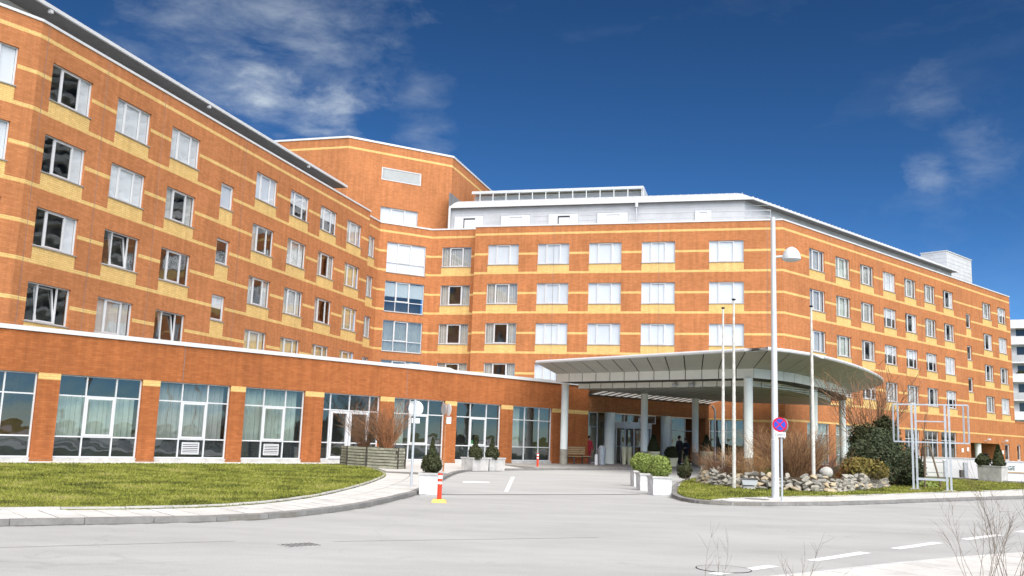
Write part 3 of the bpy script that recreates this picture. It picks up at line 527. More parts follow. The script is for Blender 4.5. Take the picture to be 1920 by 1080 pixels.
rnd = lambda opts: random.choice(opts)
LD = {(5, 0): 'half', (5, 1): 'reflection_blind', (5, 2): 'reflection_blind', (5, 3): 'reflection_blind', (5, 4): 'top_reflection_blind', (5, 5): 'top_reflection_blind', (4, 0): 'half', (4, 1): 'reflection_blind', (4, 2): 'sides', (3, 0): 'half', (4, 3): 'left', (4, 4): 'reflection_sheer', (3, 1): 'none', (3, 2): 'none', (2, 0): 'none', (2, 1): 'reflection_sheer', (2, 2): 'none', (3, 3): 'sides', (3, 4): 'reflection_sheer', (4, 5): 'sides', (4, 6): 'gold'}
LCOLS = [30.03, 34.02, 38.02, 45.90, 49.88, 53.85, 57.83]
facade(FL, 29.25, 61.46, LCOLS, lambda r, c: LD.get((r, c), ('gold' if r == 2 and c > 2 else rnd(['sides', 'reflection_sheer', 'left', 'reflection_sheer', 'gold']))), hotel, 2.37, small=[(42.53, 43.76, z) for z in (14.35, 11.35, 8.35)], tilts=((2, 0), (3, 1), (2, 2)))
facade(FLL, 6.0, FLL.s_of(*FL.p(29.25, 0, 0)[:2]), [10.43, 14.42], lambda r, c: 'reflection_blind' if r > 3 else 'sides', hotel, 2.37)
sD0, sD1 = FD.s_of(*meet(FLr, FD)), FD.s_of(*meet(FD, FCr))
facade(FLr, 61.46, FL.s_of(*meet(FLr, FD)), [61.72], lambda r, c: 'sides', hotel, 2.34)
facade(FCr, FC.s_of(*meet(FD, FCr)), -20.96, [-23.84], lambda r, c: 'reflection_sheer' if r == 5 else 'sides', hotel, 2.39)
CCOLS = [-19.90, -16.02, -12.12, -8.23, -3.41]
facade(FC, -20.96, 1.69, CCOLS, lambda r, c: ('reflection_blind' if c > 0 or r == 5 else ('reflection_sheer' if r == 4 else 'sides')), hotel, 2.41, extra=[(-3.37, -1.03, 0.3, 3.2)], gbelts=sorted(BELTS + [(3.12, 3.28)]))
window(hotel, FC, -3.37, 0.3, 2.34, 2.9, cols=(0.5,), rows=(2.1,), sash=None, dress='none', gm='glass_dark')
RCOLS = [61.83, 65.73, 69.67, 73.58, 77.50, 81.40, 85.36, 94.48, 98.40]
RG = [(61.2, 64.4), (65.3, 68.25), (69.1, 72.1), (72.95, 75.95), (76.8, 79.6), (80.4, 83.38), (83.9, 87.2)]
facade(FR, FR.s_of(*meet(FC, FR)), 101.75, RCOLS, lambda r, c: rnd(['reflection_sheer', 'reflection_sheer', 'half', 'sides', 'reflection_blind', 'top_reflection_blind']) if c != 1 else 'green', hotel, 2.24, small=[(90.38, 91.5, z) for z in (14.36, 11.36, 8.40)],
       extra=[(a, b, 0.3, 3.24) for a, b in RG] + [(90.3, 97.2, 0.0, 2.45), (98.72, 100.0, 0.9, 2.48)], gbelts=sorted(BELTS + [(3.245, 3.38)]))
for i, (a, b) in enumerate(RG): window(hotel, FR, a, 0.3, b - a, 2.94, cols=(0.33, 0.66), rows=(0.75, 2.2), sash=None, dress='green' if i < 3 else 'none', gm='glass_dark', sill=False)
window(hotel, FR, 98.72, 0.9, 1.28, 1.58, cols=(), sash=0, dress='none')
split_wall(FR, 101.75, 122, 0, 4.68, [(102.0, 103.05, 0.9, 2.46)], [(3.245, 3.38)], [], hotel); window(hotel, FR, 102.0, 0.9, 1.05, 1.56, cols=(), sash=0, dress='none'); coping(FR, 101.8, 122, 4.68, hotel, h=0.1, m='brick_orange'); interior(FR, 101.75, 122, 0, 4.6, [4.6], hotel)
# garage passage behind the right wing: floor-deep recess with a pillar
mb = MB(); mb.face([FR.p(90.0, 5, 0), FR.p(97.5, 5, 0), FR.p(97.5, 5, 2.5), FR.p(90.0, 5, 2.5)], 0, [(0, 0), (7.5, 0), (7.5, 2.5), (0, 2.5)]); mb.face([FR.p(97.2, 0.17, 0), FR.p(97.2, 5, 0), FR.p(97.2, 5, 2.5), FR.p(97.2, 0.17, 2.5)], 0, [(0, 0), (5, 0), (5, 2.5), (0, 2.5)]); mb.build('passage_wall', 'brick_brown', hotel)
mb = MB(); mb.tube([FR.p(93.3, 0.5, 0), FR.p(93.3, 0.5, 2.45)], 0.28, 16); mb.build('column', 'column_paint', hotel, smooth=True)
mb = MB(); FR.box(mb, 91.9, 92.6, 4.6, 4.9, 0, 2.3); mb.build('door', 'leaf_box', hotel)
mb = MB(); FR.box(mb, 90, 97.5, 0.17, 5, 2.5, 2.56); mb.build('passage_ceiling', 'render_white', hotel)
# diagonal stair face with tall windows
dop = [(26.11, 29.36, z - 2.34, z) for z in ROWS.values()]; split_wall(FD, sD0, sD1, 0, TOP, dop, BELTS, [], hotel); interior(FD, sD0, sD1, 0, TOP, [z + 0.35 for z in ROWS.values()], hotel, 1.6)
for o, dr_ in zip(dop, ('reflection_blind', 'top_reflection_blind', 'reflection_sheer', 'reflection_sheer')):
    window(hotel, FD, o[0], o[2], 3.25, 2.34, cols=(0.285, 0.63), rows=(0.79,), dress=dr_, sash=1, gm='glass_dark' if dr_ != 'reflection_blind' else 'glass')
# short returns
for a, b in ((FL.p(61.46, 0, 0), FL.p(61.46, 0.65, 0)), (FC.p(-20.96, 0.7, 0), FC.p(-20.96, 0, 0)), (FR.p(101.75, 0, 0), FR.p(101.75, 14, 0))):
    mb = MB(); w_ = math.dist(a, b); zs = [0] + [z for q in BELTS for z in q] + [TOP]
    for z0, z1 in zip(zs, zs[1:]): mb.face([(*a[:2], z0), (*b[:2], z0), (*b[:2], z1), (*a[:2], z1)], 1 if (z0, z1) in BELTS else 0, [(0, z0), (w_, z0), (w_, z1), (0, z1)])
    mb.build('return_wall', ['brick_orange', 'brick_yellow'], hotel)
sLL = FLL.s_of(*FL.p(29.25, 0, 0)[:2])
coping(FLL, 6, sLL, TOP, hotel); coping(FL, 29.25, 61.5, TOP, hotel); coping(FLr, 61.52, FL.s_of(*meet(FLr, FD)), TOP, hotel, o1=0.3); coping(FD, sD0, sD1, TOP, hotel, o1=0.3); coping(FCr, FC.s_of(*meet(FD, FCr)), -21.0, TOP, hotel, o1=0.3); coping(FC, -20.98, 1.69, TOP, hotel, h=0.10); coping(FR, FR.s_of(*meet(FC, FR)), 101.8, TOP, hotel, h=0.10)
# vertical expansion joints in the brick
for fr, ss in ((FL, (29.62, 33.2, 37.3, 44.6)), (FC, (-14.8, -7.0, 0.6)), (FR, (65.0, 72.8, 80.6, 88.9))):
    for s in ss:
        mb = MB(); fr.box(mb, s, s + 0.02, -0.003, 0.01, 4.9, TOP); mb.build('expansion_joint', 'soffit_dark', hotel)
# main roof deck
deck = [FLL.p(6, 0.3, 0), FL.p(29.25, 0.3, 0), FL.p(61, 1.0, 0), FLr.p(64.6, 0.5, 0), FD.p(26, .4, 0), FD.p(29.6, .4, 0), FCr.p(-24, .5, 0), FC.p(-21, 1.2, 0), FC.p(1, 0.5, 0), FR.p(101.5, 0.3, 0), FR.p(101.5, 14, 0), FR.p(66, 16, 0), FC.p(-24, 16, 0), FL.p(30, 15, 0), FLL.p(6, 15, 0)]
mb = MB(); mb.face([(x, y, 17.15) for x, y, _ in deck]); mb.build('roof_deck', 'roof_gravel', hotel)
# --- roof storey: a profile swept round the corner
def sweep(fa, sa, fb, sb, prof, parent, name, m, closed=False, smooth=False):    # prof: (offset on fa, offset on fb, z)
    mb = MB(); rows = []
    for oa, ob, z in prof:
        c = meet(fa, fb, oa, ob); rows.append([fa.p(sa, oa, z), (*c, z), fb.p(sb, ob, z)])
    for r, q in zip(rows, rows[1:] + (rows[:1] if closed else [])):
        for i in range(2): mb.face([r[i], r[i + 1], q[i + 1], q[i]], 0)
    return mb.build(name, m, parent, smooth=smooth, weld=smooth)
def roof_storey(fa, sa, fb, sb, ea, eb, ova, ovb, ze=19.5):
    sweep(fa, sa, fb, sb, [(ea + ova, eb + ovb, 17.1), (ea + ova, eb + ovb, ze)], hotel, 'roof_storey_wall', 'cladding')
    sweep(fa, sa, fb, sb, [(ea + 0.1, eb + 0.1, ze), (ea + ova, eb + ovb, ze)], hotel, 'soffit', 'soffit_dark')
    sweep(fa, sa, fb, sb, [(ea - .02, eb - .02, ze), (ea - .02, eb - .02, ze + .16), (ea + .12, eb + .12, ze + .16), (ea + .12, eb + .12, ze)], hotel, 'gutter', 'white_metal', True)
    sweep(fa, sa, fb, sb, [(ea + .08 + a, eb + .08 + a, ze + .13 + b) for a, b in ((0, 0), (.3, .17), (.7, .38), (1.3, .66), (2.0, .92), (2.8, 1.10), (3.6, 1.20), (6, 1.24))], hotel, 'curved_roof', 'roof_metal', smooth=True)
cC = meet(FC, FR, 2.4, 3.0)
roof_storey(FC, -24.0, FR, 97.0, 2.4, 3.0, 0.4, 0.75); roof_storey(FLL, 6.0, FL, 62.6, 2.5, 2.5, 1.3, 1.3)
# standing seams and snow guards on the curved roof above the middle facade
for k in range(40):
    s = -23.8 + k * 0.58
    mb = MB(); pr = [(.10, .16), (.38, .325), (.78, .535), (1.38, .815), (2.08, 1.075), (2.88, 1.255), (3.68, 1.355)]
    for (a, b), (c, d) in zip(pr, pr[1:]): mb.face([FC.p(s, 2.4 + a, 19.5 + b), FC.p(s + .035, 2.4 + a, 19.5 + b), FC.p(s + .035, 2.4 + c, 19.5 + d), FC.p(s, 2.4 + c, 19.5 + d)])
    mb.build('roof_seam', 'louvre', hotel)
sg0 = FR.s_of(*meet(FC, FR, 2.4, 3.0)) + 0.3
for k in range(58):
    s = sg0 + k * 0.6
    mb = MB(); FR.box(mb, s, s + .06, 3.15, 3.3, 19.66, 19.80); mb.build('snow_guard', 'roof_metal', hotel)
mb = MB(); FC.box(mb, -24.1, -24.0, 2.5, 5.5, 17.1, 20.8); mb.build('gable', 'soffit_dark', hotel)
# roof storey cladding seams and flush windows
for z in (17.9, 18.3, 18.7, 19.1):
    mb = MB(); FC.box(mb, -24.0, 0.9, 2.785, 2.80, z, z + 0.015); mb.build('cladding_seam', 'grey_frame', hotel)
for i, (a, b) in enumerate(((-23.62, -21.16), (-19.75, -17.31), (-15.89, -13.47), (-12.04, -9.60), (-4.61, -3.31))):
    w = b - a; p = FC.p(a, 2.70, 17.3); o = gloc(hotel); t = link('roof_window', cached(('rw', round(w, 2)), lambda: (lambda m: (ring(m, 0, w, 0, 1.62, 0.05, 0, 0.09), m.mesh('roof_window', ['grey_frame']))[1])(MB())), hotel, (p[0] - o.x, p[1] - o.y, p[2]), FC.rot)
    mb = MB(); mb.box(0.05, w - 0.05, 0.03, 0.06, 0.05, 1.57); mb.build('pane', 'reflection_blind', t, loc=(0, 0, 0))
    mb = MB(); ring(mb, w * .3, w * .72, 0.06, 1.42, 0.04, -0.01, 0.029); mb.build('sash', 'white_frame' if i not in (0, 2) else 'grey_frame', t, loc=(0, 0, 0))
    if i in (0, 2):
        mb = MB(); mb.box(w * .3 + .04, w * .72 - .04, 0.005, 0.028, 1.28, 1.38); mb.box(w * .3 + .04, w * .3 + .11, 0.006, 0.027, 0.1, 1.28); mb.build('opening_gap', 'black', t, loc=(0, 0, 0))
# rain pipe, roof rail
mb = MB(); mb.tube([FC.p(-8.96, 2.30, 17.3), FC.p(-8.96, 2.30, 19.1)], 0.05, 8); mb.tube([FC.p(-8.96, 2.32, 19.1), FC.p(-8.96, 2.40, 19.5)], [0.13, 0.12], 8); mb.build('rain_pipe', 'grey_frame', hotel)
mb = MB(); mb.tube([FC.p(-23.95, 2.35, 17.3), FC.p(-23.95, 2.35, 19.5)], 0.09, 8); mb.build('rain_pipe', 'white_metal', hotel)
for z in (17.9, 18.35):
    mb = MB(); mb.tube([FC.p(-8.8, 1.2, z), FC.p(0.9, 1.2, z)], 0.018, 5); mb.build('roof_rail', 'grey_frame', hotel)
for k in range(8):
    mb = MB(); mb.tube([FC.p(-8.8 + k * 1.38, 1.2, 17.15), FC.p(-8.8 + k * 1.38, 1.2, 18.37)], 0.02, 5); mb.build('rail_post', 'grey_frame', hotel)
mb = MB(); mb.tube([FR.p(60, 1.3, 18.0), FR.p(100, 1.3, 18.0)], 0.015, 5); mb.build('roof_rail', 'grey_frame', hotel)
# screen on the roof
mb = MB(); FC.box(mb, -23.3, -8.9, 6.0, 6.1, 21.58, 21.74); FC.box(mb, -8.95, -8.85, 6.1, 10, 21.0, 21.74); FC.box(mb, -23.3, -8.9, 6.9, 7.0, 20.6, 21.6); mb.build('roof_screen', 'grey_frame', hotel)
mb = MB(); FC.box(mb, -23.3, -8.9, 6.02, 10, 21.75, 21.80); mb.build('screen_cap', 'white_metal', hotel)
for k in range(13):
    mb = MB(); FC.box(mb, -22.6 + k * 1.13, -22.54 + k * 1.13, 6.02, 6.08, 20.7, 21.58); mb.build('screen_post', 'louvre', hotel)
# clad box at the end of the right wing roof
mb = MB(); FR.box(mb, 96.56, 103.0, 4.0, 6.6, 17.1, 21.74); mb.build('plant_room', 'cladding', hotel)
mb = MB(); FR.box(mb, 96.5, 103.06, 3.94, 6.66, 21.74, 21.84); mb.build('plant_room_cap', 'grey_frame', hotel)
for z in np.arange(17.7, 21.7, 0.42):
    mb = MB(); FR.box(mb, 96.56, 103.0, 3.985, 4.0, z, z + .02); FR.box(mb, 96.545, 96.56, 4.0, 6.6, z, z + .02); mb.build('cladding_seam', 'grey_frame', hotel)
# tower
tp = [FT.p(23.25, 0, 0), FT.p(32.23, 0, 0)]; ta = R_(-73.7); tb = R_(15.9)
pl = (tp[0][0] + 9 * math.sin(ta), tp[0][1] + 9 * math.cos(ta)); prr = (tp[1][0] + 14 * math.sin(tb), tp[1][1] + 14 * math.cos(tb))
split_wall(FT, 23.25, 32.23, 17.1, 24.12, [(26.17, 29.38, 17.5, 19.1), (26.12, 29.43, 21.3, 22.22)], [(23.30, 23.47)], [], hotel, reveal=0.1)
for a, b in ((pl, tp[0][:2]), (tp[1][:2], prr)):
    mb = MB(); w_ = math.dist(a, b)
    for z0, z1, m in ((17.1, 23.30, 0), (23.30, 23.47, 1), (23.47, 24.12, 0)): mb.face([(*a, z0), (*b, z0), (*b, z1), (*a, z1)], m, [(0, z0), (w_, z0), (w_, z1), (0, z1)])
    mb.build('tower_side_wall', ['brick_orange', 'brick_yellow'], hotel)
mb = MB(); loop = [pl, tp[0][:2], tp[1][:2], prr]; c_ = Vector((sum(p[0] for p in loop) / 4, sum(p[1] for p in loop) / 4)); big = [tuple(Vector(p) + (Vector(p) - c_).normalized() * 0.09) for p in loop]; mb.hexa([(*p, 24.12) for p in big], [(*p, 24.27) for p in big]); mb.build('tower_coping', 'white_metal', hotel)
window(hotel, FT, 26.17, 17.5, 3.21, 1.6, cols=(0.28, 0.66), dress='reflection_blind', sill=False)
mb = MB(); FT.box(mb, 26.12, 29.43, 0.06, 0.10, 21.3, 22.22); mb.build('vent_back', 'louvre', hotel)
for z in np.arange(21.36, 22.18, 0.085):
    mb = MB(); a, b = 26.17, 29.38; mb.face([FT.p(a, -0.01, z), FT.p(b, -0.01, z), FT.p(b, 0.05, z + .06), FT.p(a, 0.05, z + .06)]); mb.build('vent_slat', 'louvre', hotel)
mb = MB()
for q in ((26.08, 29.47, 21.26, 21.32), (26.08, 29.47, 22.20, 22.26), (26.08, 26.14, 21.32, 22.20), (29.41, 29.47, 21.32, 22.20)): FT.box(mb, q[0], q[1], -0.03, 0.05, q[2], q[3])
mb.build('vent_frame', 'white_metal', hotel)
# small flood lamps under the left eave, roof vent pipe
for s in (32.2, 44.5, 56.5):
    mb = MB(); FL.box(mb, s, s + .16, 2.5, 2.66, 19.32, 19.47); mb.build('eave_lamp', 'white_frame', hotel)
# wall cameras and notices by the garage passage
for s, z in ((93.4, 2.75), (97.8, 2.72)):
    mb = MB(); FR.box(mb, s, s + .45, -0.5, -0.36, z, z + .16); mb.tube([FR.p(s + .2, 0, z - .1), FR.p(s + .2, -0.43, z)], 0.03, 6); mb.build('wall_camera', 'white_frame', hotel)
for s, z in ((88.2, 1.55), (89.4, 1.65), (97.9, 1.5)):
    mb = MB(); FR.box(mb, s, s + .4, -0.03, 0.0, z, z + .35); mb.build('notice', 'sign_white', hotel)
# ------------------------------------------------------------------ low front wing
pod = thing('low_wing', (*FP.p(25, 3, 0)[:2], 0.1), 'low orange brick wing with a row of wide glazed bays behind the lawn', 'building')
BAYS = [(9.7, 13.14), (13.91, 17.0), (17.70, 20.78), (21.47, 24.46), (25.46, 28.72), (29.57, 32.93), (33.74, 37.07), (37.98, 41.32)]
split_wall(FP, 4, 44.6, 0.1, 4.66, [(a, b, 0.1, 3.22) for a, b in BAYS], [], [], pod, ('brick_podium', 'brick_yellow'), reveal=0.22)
for (a, b), (c, d) in zip([(0, 9.0)] + BAYS, BAYS + [(44.6, 45)]):
    s0, s1 = (b, c) if c > b else (c, b)
    if s1 - s0 > 0.3 and s0 > 8:
        mb = MB(); FP.box(mb, s0 - .001, s1 + .001, -0.004, 0.05, 2.99, 3.215); mb.v = mb.v; mb.build('brick_belt', 'brick_yellow', pod)
        if s1 < 44: mb = MB(); FP.box(mb, s0 - .02, s1 + .02, -0.012, 0.03, 0.08, 0.20); mb.build('pier_foot', 'brick_brown', pod)
for a, b in BAYS:
    mb = MB(); FP.box(mb, a, b, 0.02, 0.2, 0.1, 0.245); mb.build('plinth', 'concrete', pod)
coping(FP, 4, 44.75, 4.66, pod, o0=-0.07, o1=0.5, h=0.16)
for s in (18.6, 30.3):
    mb = MB(); FP.box(mb, s, s + .02, -0.003, 0.01, 3.3, 4.66); mb.build('expansion_joint', 'soffit_dark', pod)
mb = MB(); mb.face([(x, y, 4.60) for x, y, _ in (FP.p(4, 0.3, 0), FP.p(44.4, 0.3, 0), FC.p(-6, 0, 0), FC.p(-21, 0.0, 0), FL.p(61, 0, 0), FL.p(29, -0.1, 0), FLL.p(8, 0, 0))]); mb.build('roof_deck', 'roof_gravel', pod)
mb = MB(); FP.box(mb, 4, 44.5, 4.5, 4.6, 0.1, 4.5); mb.face([FP.p(4, .3, 3.4), FP.p(44.5, .3, 3.4), FP.p(44.5, 4.5, 3.4), FP.p(4, 4.5, 3.4)]); mb.face([FP.p(4, .3, .2), FP.p(44.5, .3, .2), FP.p(44.5, 4.5, .2), FP.p(4, 4.5, .2)]); mb.build('interior', 'interior', pod)
for i, (a, b) in enumerate(BAYS):
    w = b - a; door = i == 4
    cols = (0.33, 0.69) if not door else (0.14, 0.47, 0.83)
    t = window(pod, FP, a, 0.25, w, 2.97, cols=cols, rows=(0.75, 2.22), dress='none', sash=None, gm='glass_dark', off=0.02, sill=False, name='glazed_bay')
    if i in (1, 2, 3, 5, 6):            # opening light in the middle field
        x0, x1 = w * cols[0] + .03, w * cols[1] - .03
        link('sash', cached(('ps', round(x1 - x0, 2)), lambda: m_sash(x1 - x0, 1.41, 0.07)), t, (x0, 0.125, 0.78))
    if not door:
        mb = MB(); mb.box(0.05, w - 0.05, 0.175, 0.19, 0.05, 0.72); mb.build('lower_panel', 'dark_panel', t, loc=(0, 0, 0))
    if i in (2, 3):
        v = link('vent', None, t, (w * 0.5 - 0.36, 0.09, 0.16)); v.empty_display_size = .1
        mb = MB(); ring(mb, 0, 0.74, 0, 0.47, 0.03, 0, 0.035); mb.build('vent_frame', 'white_frame', v, loc=(0, 0, 0)); mb = MB(); mb.box(0.03, 0.71, 0.034, 0.036, 0.03, 0.44); mb.build('vent_back', 'black', v, loc=(0, 0, 0))
        for k in range(6): mb = MB(); mb.box(0.03, 0.71, 0.002, 0.03, 0.04 + k * 0.07, 0.078 + k * 0.07); mb.build('slat', 'white_frame', v, loc=(0, 0, 0))
    cm = ['curtain', 'curtain_green', 'curtain', 'curtain_green', None, 'curtain_green', None, 'curtain_green'][i]
    if cm:
        full = i in (1, 2, 3); cw = w - 0.12 if full else w * 0.3
        me = cached(('pc', cm, round(cw, 1)), lambda: m_curtain(cw, 2.8 if not i == 1 else 1.5, cm, 0.05, 0.2)); link('curtain', me, t, (0.06, 0.45, 0.1 if i != 1 else 0.75))
    if door:
        mb = MB(); ring(mb, w * .14 + .035, w * .47 - .035, 0.04, 2.18, 0.11, 0.06, 0.15); ring(mb, w * .47 + .035, w * .83 - .035, 0.04, 2.18, 0.11, 0.06, 0.15); mb.build('door_leaf', 'white_frame', t, loc=(0, 0, 0))
# low white roof light on the wing
mb = MB(); q = [FP.p(32.2, 1.2, 0)[:2], FP.p(36.0, 1.2, 0)[:2], FP.p(36.0, 4.4, 0)[:2], FP.p(32.2, 4.4, 0)[:2]]; mb.hexa([(*p, 4.6) for p in q], [(*FP.p(a, b, 0)[:2], 5.12) for a, b in ((32.3, 2.2), (35.2, 2.2), (35.2, 4.3), (32.3, 4.3))]); mb.build('roof_light', 'white_metal', pod)
mb = MB(); q = [FP.p(44.6, 0, 0), FP.p(44.6, 3.0, 0)]; mb.face([(*q[0][:2], .1), (*q[1][:2], .1), (*q[1][:2], 4.66), (*q[0][:2], 4.66)], 0, [(0, 0), (3, 0), (3, 4.6), (0, 4.6)]); mb.build('return_wall', 'brick_podium', pod)
# ------------------------------------------------------------------ entrance front (part of the low wing)
ent = pod
mb = MB(); FE.box(mb, 41.3, 53.4, 0.0, 0.5, 3.22, 4.18)
mb.v = mb.v; mb.build('brick_beam', 'brick_brown', ent)
# rebuild the visible beam face with proper brick coordinates, a few millimetres proud
mb = MB(); mb.face([FE.p(41.3, -0.004, 3.218), FE.p(53.4, -0.004, 3.218), FE.p(53.4, -0.004, 4.18), FE.p(41.3, -0.004, 4.18)], 0, [(0, 0), (12.1, 0), (12.1, .96), (0, .96)]); mb.build('beam_face', 'brick_brown', ent)
mb = MB(); mb.face([FE.p(53.0, 0, .1), FE.p(53.4, 0, .1), FE.p(53.4, 0, 3.2), FE.p(53.0, 0, 3.2)], 0, [(0, 0), (.4, 0), (.4, 3.1), (0, 3.1)]); mb.face([FE.p(53.4, 0, .1), FE.p(53.4, 3.2, .1), FE.p(53.4, 3.2, 4.2), FE.p(53.4, 0, 4.2)], 0, [(0, 0), (3.2, 0), (3.2, 4.1), (0, 4.1)]); mb.face([FE.p(53.0, 0, .1), FE.p(53.0, .9, .1), FE.p(53.0, .9, 3.2), FE.p(53.0, 0, 3.2)], 0, [(0, 0), (.9, 0), (.9, 3.1), (0, 3.1)]); mb.build('brick_pier', 'brick_brown', ent)
mb = MB(); FE.box(mb, 41.3, 53.4, 0.9, 6, 3.2, 3.3); mb.face([FE.p(41, 5.5, .12), FE.p(54, 5.5, .12), FE.p(54, 5.5, 3.2), FE.p(41, 5.5, 3.2)]); mb.build('lobby', 'lobby_wall', ent)
window(ent, FE, 41.32, 0.14, 1.9, 3.06, cols=(0.45,), rows=(2.18,), sash=None, gm='glass', off=0.75, sill=False, name='glazed_bay')
window(ent, FE, 49.6, 0.14, 3.4, 3.06, cols=(0.25, 0.68), rows=(2.18,), sash=None, gm='glass', off=0.75, sill=False, name='glazed_bay')
window(ent, FE, 44.2, 2.66, 4.6, 0.54, cols=(0.33, 0.66), sash=None, gm='glass', off=0.75, sill=False, name='glazed_bay')
for s in (43.75, 49.2):
    mb = MB(); mb.tube([FE.p(s, 0.35, 0.1), FE.p(s, 0.35, 3.22)], 0.33, 20); mb.build('pillar', 'column_paint', ent, smooth=True)
c = FE.p(46.45, 1.35, 0)
rv = link('revolving_door', None, ent, (c[0] - ent.location.x, c[1] - ent.location.y, 0.02))
mb = MB(); mb.lathe([(1.55, 2.18), (1.62, 2.18), (1.62, 2.54), (0, 2.56)], k=36); mb.build('drum_head', 'white_metal', rv, loc=(0, 0, 0), smooth=True)
for k in range(8):
    a = FE.rot - math.pi / 2 + (k - 3.5) * 0.36; mb = MB(); mb.tube([(1.57 * math.cos(a), 1.57 * math.sin(a), 0), (1.57 * math.cos(a), 1.57 * math.sin(a), 2.2)], 0.05, 6); mb.build('drum_post', 'white_metal', rv, loc=(0, 0, 0))
for k in range(4):
    a = FE.rot + 0.5 + k * math.pi / 2; mb = MB(); dx, dy = math.cos(a), math.sin(a)
    mb.face([(0.05 * dx, 0.05 * dy, 0.1), (1.45 * dx, 1.45 * dy, 0.1), (1.45 * dx, 1.45 * dy, 2.1), (0.05 * dx, 0.05 * dy, 2.1)]); mb.build('door_wing', 'glass_dark', rv, loc=(0, 0, 0))
    mb = MB(); mb.tube([(1.45 * dx, 1.45 * dy, 0.05), (1.45 * dx, 1.45 * dy, 2.15)], 0.035, 6); mb.tube([(0, 0, 1.05), (1.45 * dx, 1.45 * dy, 1.05)], 0.03, 6); mb.build('door_stile', 'white_metal', rv, loc=(0, 0, 0))
mb = MB(); FE.box(mb, 44.9, 45.6, 3.2, 3.3, 0.3, 2.2); mb.build('yellow_wall', 'curtain_gold', ent)
# glazed strip between beam and canopy
for k in range(17):
    s0 = 41.5 + k * 0.7; mb = MB(); mb.face([FE.p(s0 + .03, 0.05, 4.22), FE.p(s0 + .67, 0.05, 4.22), FE.p(s0 + .67, -1.6, 4.52), FE.p(s0 + .03, -1.6, 4.52)]); mb.build('roof_glass', 'frosted', ent)
    mb = MB(); mb.tube([FE.p(s0, 0.05, 4.2), FE.p(s0, -1.6, 4.5)], 0.03, 5); mb.build('glazing_bar', 'canopy_dark', ent)
mb = MB(); FE.box(mb, 41.3, 53.5, -0.06, 0.1, 4.13, 4.2); mb.build('gutter', 'canopy_dark', ent)
mb = MB(); mb.tube([FE.p(53.75, -0.25, 0.1), FE.p(53.75, -0.25, 3.8), FE.p(53.55, -0.15, 4.1)], 0.07, 8); mb.build('rain_pipe', 'galvanised', ent, smooth=True)
# ------------------------------------------------------------------ entrance canopy
can = thing('entrance_canopy', (11, 50, 0.12), 'wide pale curved entrance canopy on round columns over the driveway', 'canopy')
NF, NC = 13, 20
def cpath(front, curve): return resample(front, n=NF) + resample(chaikin(curve, 2), n=NC)[1:]
Bp = cpath([(2.6, 52.0), (11.3, 43.5)], [(11.3, 43.5), (12.6, 44.3), (14.5, 46.4), (18.2, 52.4), (20.6, 57.3), (22.3, 62.6)])
Op = cpath([(1.45, 50.6), (10.8, 39.3)], [(10.8, 39.3), (12.6, 40.5), (14.8, 43.0), (18.0, 47.7), (20.9, 53.0), (22.5, 56.6), (23.7, 61.0), (24.0, 64.0)])
Tp = cpath([(3.9, 53.0), (11.4, 45.3)], [(11.4, 45.3), (12.5, 45.9), (13.6, 47.0), (17.0, 52.2), (19.6, 57.4), (21.2, 62.2)])
ZB, ZT, ZE, ZS = 4.60, 5.06, 5.55, 4.33
def panel(a, b, c, d, name, m, g=0.022, th=0.02):        # quad a-b (lower) d-c (upper) with a gap on the two sides
    a, b, c, d = (Vector(v) for v in (a, b, c, d)); e = g / max(0.05, (b - a).length); a2, b2, d2, c2 = a.lerp(b, e), b.lerp(a, e), d.lerp(c, e), c.lerp(d, e)
    n = (b2 - a2).cross(d2 - a2).normalized() * th; mb = MB(); mb.face([a2, b2, c2, d2]); mb.face([a2 - n, d2 - n, c2 - n, b2 - n])
    for p, q in ((a2, b2), (b2, c2), (c2, d2), (d2, a2)): mb.face([p - n, q - n, q, p])
    mb.build(name, m, can)
V3 = lambda v, z: Vector((v.x, v.y, z))
n = NF + NC
for i in range(n):
    panel(V3(Bp[i], ZB), V3(Bp[i + 1], ZB), V3(Bp[i + 1], ZT), V3(Bp[i], ZT), 'fascia_panel', 'canopy_panel')
    panel(V3(Tp[i], ZS), V3(Tp[i + 1], ZS), V3(Tp[i + 1], ZB), V3(Tp[i], ZB), 'lower_fascia_panel', 'canopy_panel')
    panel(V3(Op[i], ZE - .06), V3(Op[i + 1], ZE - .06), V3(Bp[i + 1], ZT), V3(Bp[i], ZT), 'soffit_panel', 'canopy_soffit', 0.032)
ctr = Vector((12.0, 55.5)); back = [(22.6, 63.6), FE.p(54.2, -1.75, 0)[:2], FE.p(42.6, -1.75, 0)[:2], (3.4, 53.0)]
mb = MB()                               # dark carcass behind the panels
I = lambda P, k: [v.lerp(ctr, k) for v in P]
b2, t2 = I(Bp, 0.012), I(Tp, 0.012)
for i in range(n):
    mb.face([V3(b2[i], ZB + .01), V3(b2[i + 1], ZB + .01), V3(b2[i + 1], ZT + .02), V3(b2[i], ZT + .02)]); mb.face([V3(t2[i], ZS + .01), V3(t2[i + 1], ZS + .01), V3(t2[i + 1], ZB + .02), V3(t2[i], ZB + .02)])
    mb.face([V3(Op[i], ZE - .03), V3(Op[i + 1], ZE - .03), V3(b2[i + 1], ZT + .04), V3(b2[i], ZT + .04)])
    mb.face([V3(Bp[i], ZB + .005), V3(Bp[i + 1], ZB + .005), V3(t2[i + 1], ZB + .005), V3(t2[i], ZB + .005)])
mb.build('carcass', 'canopy_dark', can)
